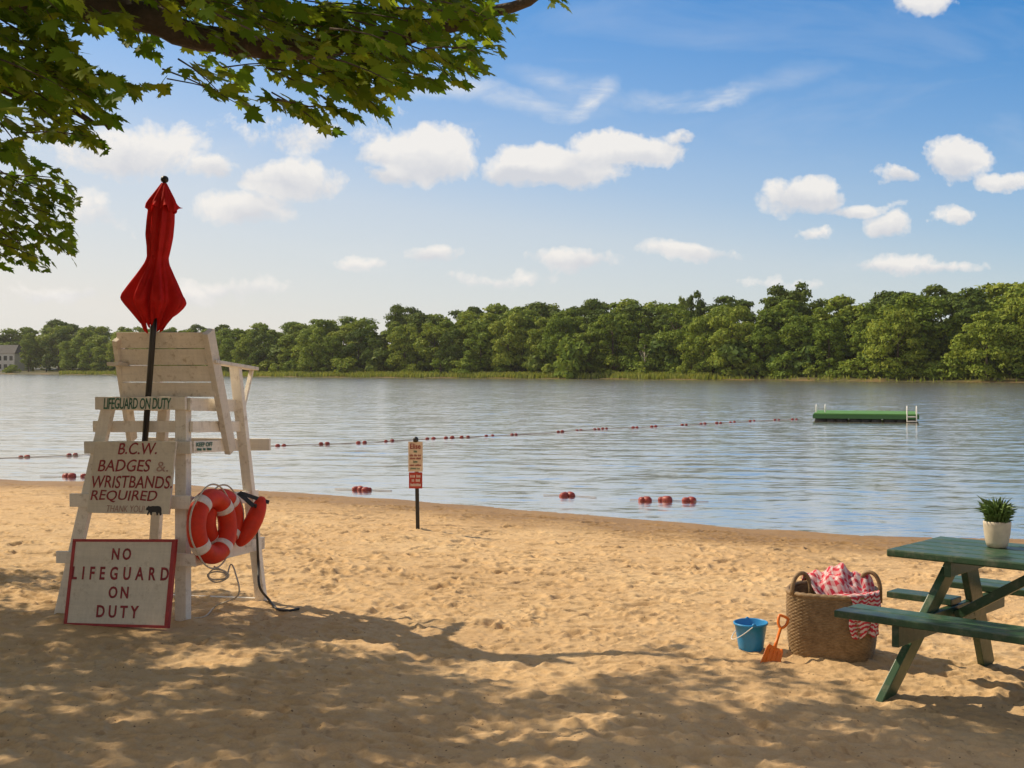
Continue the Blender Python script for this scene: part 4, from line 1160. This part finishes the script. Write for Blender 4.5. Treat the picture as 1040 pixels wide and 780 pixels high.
    for (p, e) in twigs:
        a = math.atan2(p.y-7.6, p.x+8) + rb.uniform(-.7, .7)
        L = rb.uniform(0.28, 0.55)
        d = Vector((math.cos(a), math.sin(a), rb.uniform(-.55, .15))).normalized()
        k = rb.randint(7, 12)
        new = []
        got = 0; lastq = None; slack = rb.uniform(-34, 16)
        for i in range(k):
            t = i/(k-1)
            q = p + d*(L*t) - UP*(0.10*t*t)
            la = a + (1.1 if i % 2 else -1.1)*(1-t*.8) + rb.uniform(-.5, .5)
            ld = Vector((math.cos(la), math.sin(la), rb.uniform(-1.0, -.05))).normalized()
            q = q + ld*0.04
            sz = rb.uniform(0.075, 0.122)*(0.8 if e < 0.15 else 1.0 if e < 0.25 else 1.15)*(1.0 if p.y < 8.4 else 0.85)
            tip = q + ld*sz
            if not (ok(tip, slack) and ok(q, slack)): continue
            sd = ld.cross(UP).normalized()
            nm = sd.cross(ld).normalized()
            tl = rb.uniform(-.9, .9)
            sd, nm = sd*math.cos(tl)+nm*math.sin(tl), nm*math.cos(tl)-sd*math.sin(tl)
            fold = rb.uniform(0.05, .35); droop = rb.uniform(0.05, .3)
            X = base2[:, 0:1]*sz; Y = base2[:, 1:2]*sz
            pts = np.array(q) + X*np.array(sd) + Y*np.array(ld) + (-np.abs(X)*fold*0.6 - (Y*Y/sz)*droop)*np.array(nm) + (np.abs(base2[:, 0:1])**2*sz*0.4*fold)*np.array(nm)
            new.append(pts); got += 1; lastq = q - ld*0.04
        if got >= 3: V += new; cnt += got
        if got >= 7: tw.tube([p, p.lerp(lastq, .35) + UP*.012, p.lerp(lastq, .7) + UP*.012, lastq], [0.005, 0.004, 0.003, 0.002], 5)
    V = np.concatenate(V)
    fc = np.arange(cnt*nl, dtype=np.int32).reshape(-1, nl)
    # fan from the leaf's base so that the concave outline stays right
    tri = np.array([(0, i, i+1) for i in range(1, nl-1)], dtype=np.int32)
    me = fast_mesh('crown', V - np.array(base), fc, nl, M['maple_leaf'])
    link('crown', me, r)
    lim.build('trunk', M['bark'], r, smooth=True)
    tw.build('twigs', M['bark'], r, smooth=True)
maple()

# ----------------------------------------------------------------------------------------------
# far shore: trees, bushes, reeds, house
# ----------------------------------------------------------------------------------------------
def crown_mesh(name, seed, h, w, kind, mat, nleaf=9000, leaf=0.30):
    g = np.random.RandomState(seed); lobes = []
    if kind == 'conifer':
        for i in range(60):
            t = g.rand()**0.8; a = g.rand()*6.283; rr = w*.5*(1-t)*(.55+.45*g.rand())
            lobes.append((rr*math.cos(a), rr*math.sin(a), h*(.06+.92*t), .55*(1-t)+.25, .3))
    else:
        n = {'round': 46, 'tall': 46, 'spread': 34, 'bush': 14, 'thin': 24}[kind]
        for i in range(n):
            a = g.rand()*6.283; t = g.rand()
            z0 = {'round': .12, 'tall': .10, 'spread': .50, 'bush': .05, 'thin': .3}[kind]
            zz = z0 + (1-z0-.06)*t
            if kind == 'spread': prof = math.sqrt(max(.1, 1-((t-.45)/.62)**2))
            else: prof = math.sqrt(max(.06, 1-((t-.42)/.62)**2))
            rr = w*.5*prof*(.35+.6*math.sqrt(g.rand()))
            s = {'round': .125, 'tall': .14, 'spread': .10, 'bush': .2, 'thin': .13}[kind]*w*(.55+1.0*g.rand())
            lobes.append((rr*math.cos(a), rr*math.sin(a), h*zz, s, .72))
    lob = np.array(lobes); wts = lob[:, 3]**2; wts /= wts.sum()
    idx = g.choice(len(lob), nleaf, p=wts)
    d = g.normal(size=(nleaf, 3)); d /= np.linalg.norm(d, axis=1)[:, None]
    d[:, 2] = np.where(g.rand(nleaf) < .7, np.abs(d[:, 2]), d[:, 2])
    rad = lob[idx, 3]*(0.50 + 0.62*g.rand(nleaf)**0.7)*(1+.18*np.sin(d[:, 0]*7+idx)*np.sin(d[:, 2]*6+2*idx))
    c = lob[idx, :3] + d*rad[:, None]*np.stack([np.ones(nleaf), np.ones(nleaf), lob[idx, 4]], 1)
    nrm = d + g.normal(size=(nleaf, 3))*.55 + np.array([0, 0, .25]); nrm /= np.linalg.norm(nrm, axis=1)[:, None]
    t1 = np.cross(nrm, g.normal(size=(nleaf, 3))); t1 /= np.linalg.norm(t1, axis=1)[:, None]
    t2 = np.cross(nrm, t1); s = leaf*(.6+.8*g.rand(nleaf))[:, None]
    q = np.stack([c - t1*s, c + t2*s*.6, c + t1*s, c - t2*s*.6], 1).reshape(-1, 3)
    return fast_mesh(name, q, np.arange(nleaf*4, dtype=np.int32).reshape(-1, 4), 4, mat)
def trunk_mesh(name, h, r0, mat, multi=1, lean=0.0):
    mb = MB(); rr = random.Random(hash((h, multi)) % 999 if False else int(h*10)+multi)
    for q in range(multi):
        dx, dy = (rr.uniform(-1, 1)*h*.12*(multi > 1) + lean*h, rr.uniform(-1, 1)*h*.1*(multi > 1))
        mb.tube([Vector((0,0,-.6)), Vector((dx*.3, dy*.3, h*.3)), Vector((dx*.8, dy*.8, h*.65)), Vector((dx, dy, h*.9))], [r0, r0*.75, r0*.45, r0*.12], 8)
        for b in range(5):
            a = rr.uniform(0, 6.28); z = h*rr.uniform(.3, .75)
            s = Vector((dx*z/h, dy*z/h, z))
            mb.tube([s, s + Vector((math.cos(a), math.sin(a), .8))*h*.12, s + Vector((math.cos(a), math.sin(a), 1.0))*h*.22], [r0*.35, r0*.22, r0*.06], 6)
    me = bpy.data.meshes.new(name); me.from_pydata([tuple(p) for p in mb.v], [], mb.f); me.update(); me.materials.append(mat)
    return me
KIND = {}
def proto(key, seeds, h, w, kind, mat, nleaf=9000, leaf=0.30, bark='bark', multi=1, r0=.28):
    KIND[key] = [(crown_mesh('crown', s, h, w*(.92+.08*(s % 3)), kind, M[mat], nleaf, leaf), trunk_mesh('trunk', h*.9, r0, M[bark], multi)) for s in seeds]
proto('round', (1, 2, 3, 4), 14, 11, 'round', 'far_leaf')
proto('tall', (5, 6, 7), 15, 8, 'tall', 'far_leaf')
proto('pale', (8, 9), 13, 10, 'round', 'pale_leaf')
proto('spread', (10, 11), 17, 13, 'spread', 'dark_leaf', 6000)
proto('dark', (12, 13, 14), 14, 10, 'round', 'dark_leaf')
proto('conifer', (15, 16), 10, 5.0, 'conifer', 'dark_leaf', 4600, .26)
proto('thin', (17,), 13, 6, 'thin', 'far_leaf', 2600, .3, 'pale_bark', 2, .22)
proto('bush', (18, 19, 20), 3.2, 4.6, 'bush', 'far_leaf', 1500, .26)
proto('darkbush', (23, 24), 3.2, 4.6, 'bush', 'dark_leaf', 2200, .3)
proto('palebush', (21, 22), 2.6, 4.4, 'bush', 'pale_leaf', 1300, .24)
rt = random.Random(21)
def tree(key, x, y, scale, label, name='tree', group=None, sx=1.0, variant=None, sink=0.0):
    cm, tm = KIND[key][variant if variant is not None else rt.randrange(len(KIND[key]))]
    o = empty(name, (x, y, gz(x, y)-sink), label, 'bush' if 'bush' in key else 'tree', group)
    o.rotation_euler = (0, 0, rt.uniform(0, 6.283)); o.scale = (scale*sx, scale*sx, scale)
    link('crown', cm, o); link('trunk', tm, o)
    return o
def far_pt(px, back):                                   # point `back` metres behind the far waterline in the direction px
    k = (px-CX)/F
    lo, hi = 20.0, 1500.0
    for _ in range(60):
        m = (lo+hi)/2
        if far_t(np.array([k*m]), np.array([m]))[0] < back: lo = m
        else: hi = m
    return k*lo, lo
def skyline(px): return float(np.interp(px, [-200,0,40,62,80,110,200,300,340,380,420,470,520,560,600,640,700,740,800,850,900,940,1000,1040,1300],
                                            [330,331,331,328,333,331,331,327,323,322,320,314,308,309,305,303,305,303,299,301,296,292,290,289,284]))
def tree_h(px, py, y, x): return CAMH + (HY-py)/F*y - gz(x, y)
FRONT = 'broadleaf tree standing in the unbroken leafy front of the far wood'
BACK = 'broadleaf tree behind the front row of the far wood, only its top showing'
GF, GB = 'front trees of the far wood', 'rear trees of the far wood'
BASEH = {'round': 14, 'tall': 15, 'pale': 13, 'spread': 17, 'dark': 14, 'thin': 13}
# front row
px = -150.0
while px < 1200:
    x, y = far_pt(px, rt.uniform(5, 11))
    dens = 9.0/y*F*0.62
    if not (-30 < px < 72 or 975 < px < 1030 or 640 < px < 668):
        sk = skyline(px); hh = tree_h(px, sk, y, x)*rt.uniform(.60, .90)
        key = rt.choice(['round', 'round', 'tall', 'tall', 'dark', 'pale'] if px > 330 else ['round', 'tall', 'pale', 'round', 'dark', 'pale'])
        tree(key, x, y, hh/BASEH[key], FRONT, 'tree', GF, rt.uniform(.85, 1.15))
    px += dens*rt.uniform(.7, 1.25)
for back, lo_, hi_, stp in ((16, .84, .97, .95), (27, .93, 1.0, 1.0), (44, .96, 1.02, 1.1)):
    px = -160.0 + back
    while px < 1220:
        x, y = far_pt(px, back + rt.uniform(-4, 5))
        if back < 30 and -60 < px < 26:
            px += 8; continue
        hh = tree_h(px, skyline(px), y, x)*rt.uniform(lo_, hi_)
        key = rt.choice(['round', 'round', 'tall', 'dark', 'dark', 'pale'])
        tree(key, x, y, hh/BASEH[key], BACK, 'tree', GB, rt.uniform(1.0, 1.35))
        px += 10.0/y*F*stp*rt.uniform(.7, 1.2)
# trees one can tell apart
def special(key, px, pytop, back, label, sx=1.0, variant=0, name='tree', basepy=None):
    x, y = far_pt(px, back); hh = tree_h(px, pytop, y, x)
    H = {'conifer': 10}.get(key) or BASEH[key]
    return tree(key, x, y, hh/H, label, name, None, sx, variant)
special('pale', 1002, 317, 4, 'broad pale green tree standing forward at the water edge of the far wood', 1.15, 0)
special('spread', 803, 286, 30, 'tall dark spreading treetop standing above the far wood right of the middle', .85, 0)
special('dark', 706, 297, 36, 'small dark rounded treetop poking above the far wood', .45, 1)
special('round', 690, 300, 36, 'slim dark treetop just left of the rounded one above the wood', .35, 1)
special('spread', 413, 309, 30, 'low wide dark treetop breaking the skyline of the far wood', .8, 1)
special('dark', 62, 325, 40, 'dark domed treetop above the wood to the right of the house', 1.2, 2)
special('thin', 655, 338, 5, 'thin tree with forked pale trunks at the edge of the far wood', 1.0, 0)
special('pale', 68, 347, 14, 'pale yellow green tree standing on the lawn near the house', .75, 1)
special('conifer', 29, 360, 10, 'dark conifer close to the right end of the white house', 1.25, 0, 'conifer_tree')
special('conifer', 47, 359, 9, 'dark conifer standing alone on the lawn right of the house', 1.3, 1, 'conifer_tree')
special('dark', 4, 341, 40, 'dark green tree rising behind the roof of the white house', 1.3, 0)
# bushes at the water
BL = 'low bush at the foot of the far wood, close to the water'
px = 100.0
while px < 1190:
    x, y = far_pt(px, rt.uniform(4.0, 8.0))
    tree(rt.choice(['bush', 'bush', 'palebush']), x, y, rt.uniform(.55, 1.25), BL, 'bush', 'waterside bushes', rt.uniform(.9, 1.4), None, .2)
    px += rt.uniform(9, 30)
px = -150.0
while px < 1220:
    x, y = far_pt(px, rt.uniform(8, 24))
    if -60 < px < 78:
        px += 8; continue
    tree(rt.choice(['darkbush', 'darkbush', 'bush']), x, y, rt.uniform(1.3, 2.3), 'tall dark thicket filling the gap between trunks of the far wood', 'bush', 'thickets in the far wood', rt.uniform(.9, 1.3), None, .5)
    px += rt.uniform(12, 24)*300/y
tree('palebush', *far_pt(12, 5), 1.0, 'rounded bush in front of the white house by the water', 'bush', None, 1.2, 0, .2)
tree('bush', *far_pt(577, 0.6), 2.3, 'large dark bush jutting out at the waterline of the far wood', 'bush', None, .8, 0, .3)

def reeds():
    V = []
    g = np.random.RandomState(3)
    px = 60.0
    while px < 1130:
        dn = 1.0 if (255 < px < 445 or 460 < px < 560 or 620 < px < 720) else (0.5 if px < 450 else 0.25 if px < 760 else 0.03)
        if px < 110: dn = 1.2
        for _ in range(22):
            if g.rand() > dn: continue
            x, y = far_pt(px + g.rand()*1.0, 0.1 + g.rand()*4.5)
            z = gz(x, y); h = (.35 + .6*g.rand())*(1.0 if px < 730 else .6); a = g.rand()*3.1416; w = .16 + .1*g.rand()
            dx, dy = w*math.cos(a), w*math.sin(a); lx, ly = (g.rand(2)-.5)*.3
            V += [(x-dx, y-dy, z-.1), (x+dx, y+dy, z-.1), (x+dx*.3+lx, y+dy*.3+ly, z+h), (x-dx*.3+lx, y-dy*.3+ly, z+h)]
        px += 1.0
    V = np.array(V)
    me = fast_mesh('shore_grass', V, np.arange(len(V), dtype=np.int32).reshape(-1, 4), 4, M['reed'])
    tag(link('shore_grass', me), kind='stuff')
reeds()

def house():
    x, y = far_pt(-6, 18); z = gz(x, y); S = y/F
    b = Vector((x, y, z)); r = empty('house', b, 'white house with a dark roof among trees on the far shore', 'house')
    ex = Vector((1, -.25, 0)).normalized(); ey = UP.cross(ex)
    W_, D_, H_ = 17.5, 9.0, 6.6
    P = lambda a, c, h: b + ex*a + ey*c + UP*h
    MB().hexa([P(-W_/2, 0, -1), P(W_/2, 0, -1), P(W_/2, D_, -1), P(-W_/2, D_, -1)], [P(-W_/2, 0, H_), P(W_/2, 0, H_), P(W_/2, D_, H_), P(-W_/2, D_, H_)]).build('wall', M['house_wall'], r)
    o = .5
    MB().add([P(-W_/2-o, -o, H_+.02), P(W_/2+o, -o, H_+.02), P(W_/2+o, D_+o, H_+.02), P(-W_/2-o, D_+o, H_+.02), P(-W_/2+1.5, D_/2, H_+3.2), P(W_/2-1.5, D_/2, H_+3.2)],
             [(0,1,5,4), (1,2,5), (2,3,4,5), (3,0,4), (3,2,1,0)]).build('roof', M['house_roof'], r)
    for i in range(7):
        for j, h0 in ((0, .8), (1, 3.9)):
            a = -W_/2 + 1.4 + i*2.45
            w = MB().hexa([P(a-.75, -.03, h0), P(a+.75, -.03, h0), P(a+.75, .05, h0), P(a-.75, .05, h0)], [P(a-.75, -.03, h0+1.75), P(a+.75, -.03, h0+1.75), P(a+.75, .05, h0+1.75), P(a-.75, .05, h0+1.75)]).build('window', M['window_dark'], r)
            f = MB()
            for (a0, a1, z0, z1) in ((-.85,.85,-.1,0),(-.85,.85,1.75,1.85),(-.85,-.75,0,1.75),(.75,.85,0,1.75)):
                f.hexa([P(a+a0, -.06, h0+z0), P(a+a1, -.06, h0+z0), P(a+a1, .04, h0+z0), P(a+a0, .04, h0+z0)], [P(a+a0, -.06, h0+z1), P(a+a1, -.06, h0+z1), P(a+a1, .04, h0+z1), P(a+a0, .04, h0+z1)])
            f.build('frame', M['rail_metal'], w)
house()

# ----------------------------------------------------------------------------------------------
# the warm summer haze between here and the far shore
# ----------------------------------------------------------------------------------------------
HAZE = 0.00012
def haze():
    m, k = new_mat('haze_air')
    v = k.n('ShaderNodeVolumePrincipled', Color=(0.95, 0.93, 0.88, 1), Density=HAZE, Anisotropy=0.3)
    k.L.new(v.outputs[0], k.out.inputs['Volume'])
    E, lo, hi = 3100, -9.0, 40.0
    o = MB().hexa([Vector((-E,-E,lo)), Vector((E,-E,lo)), Vector((E,E,lo)), Vector((-E,E,lo))], [Vector((-E,-E,hi)), Vector((E,-E,hi)), Vector((E,E,hi)), Vector((-E,E,hi))]).build('haze', m)
    tag(o, kind='stuff')
if HAZE: haze()
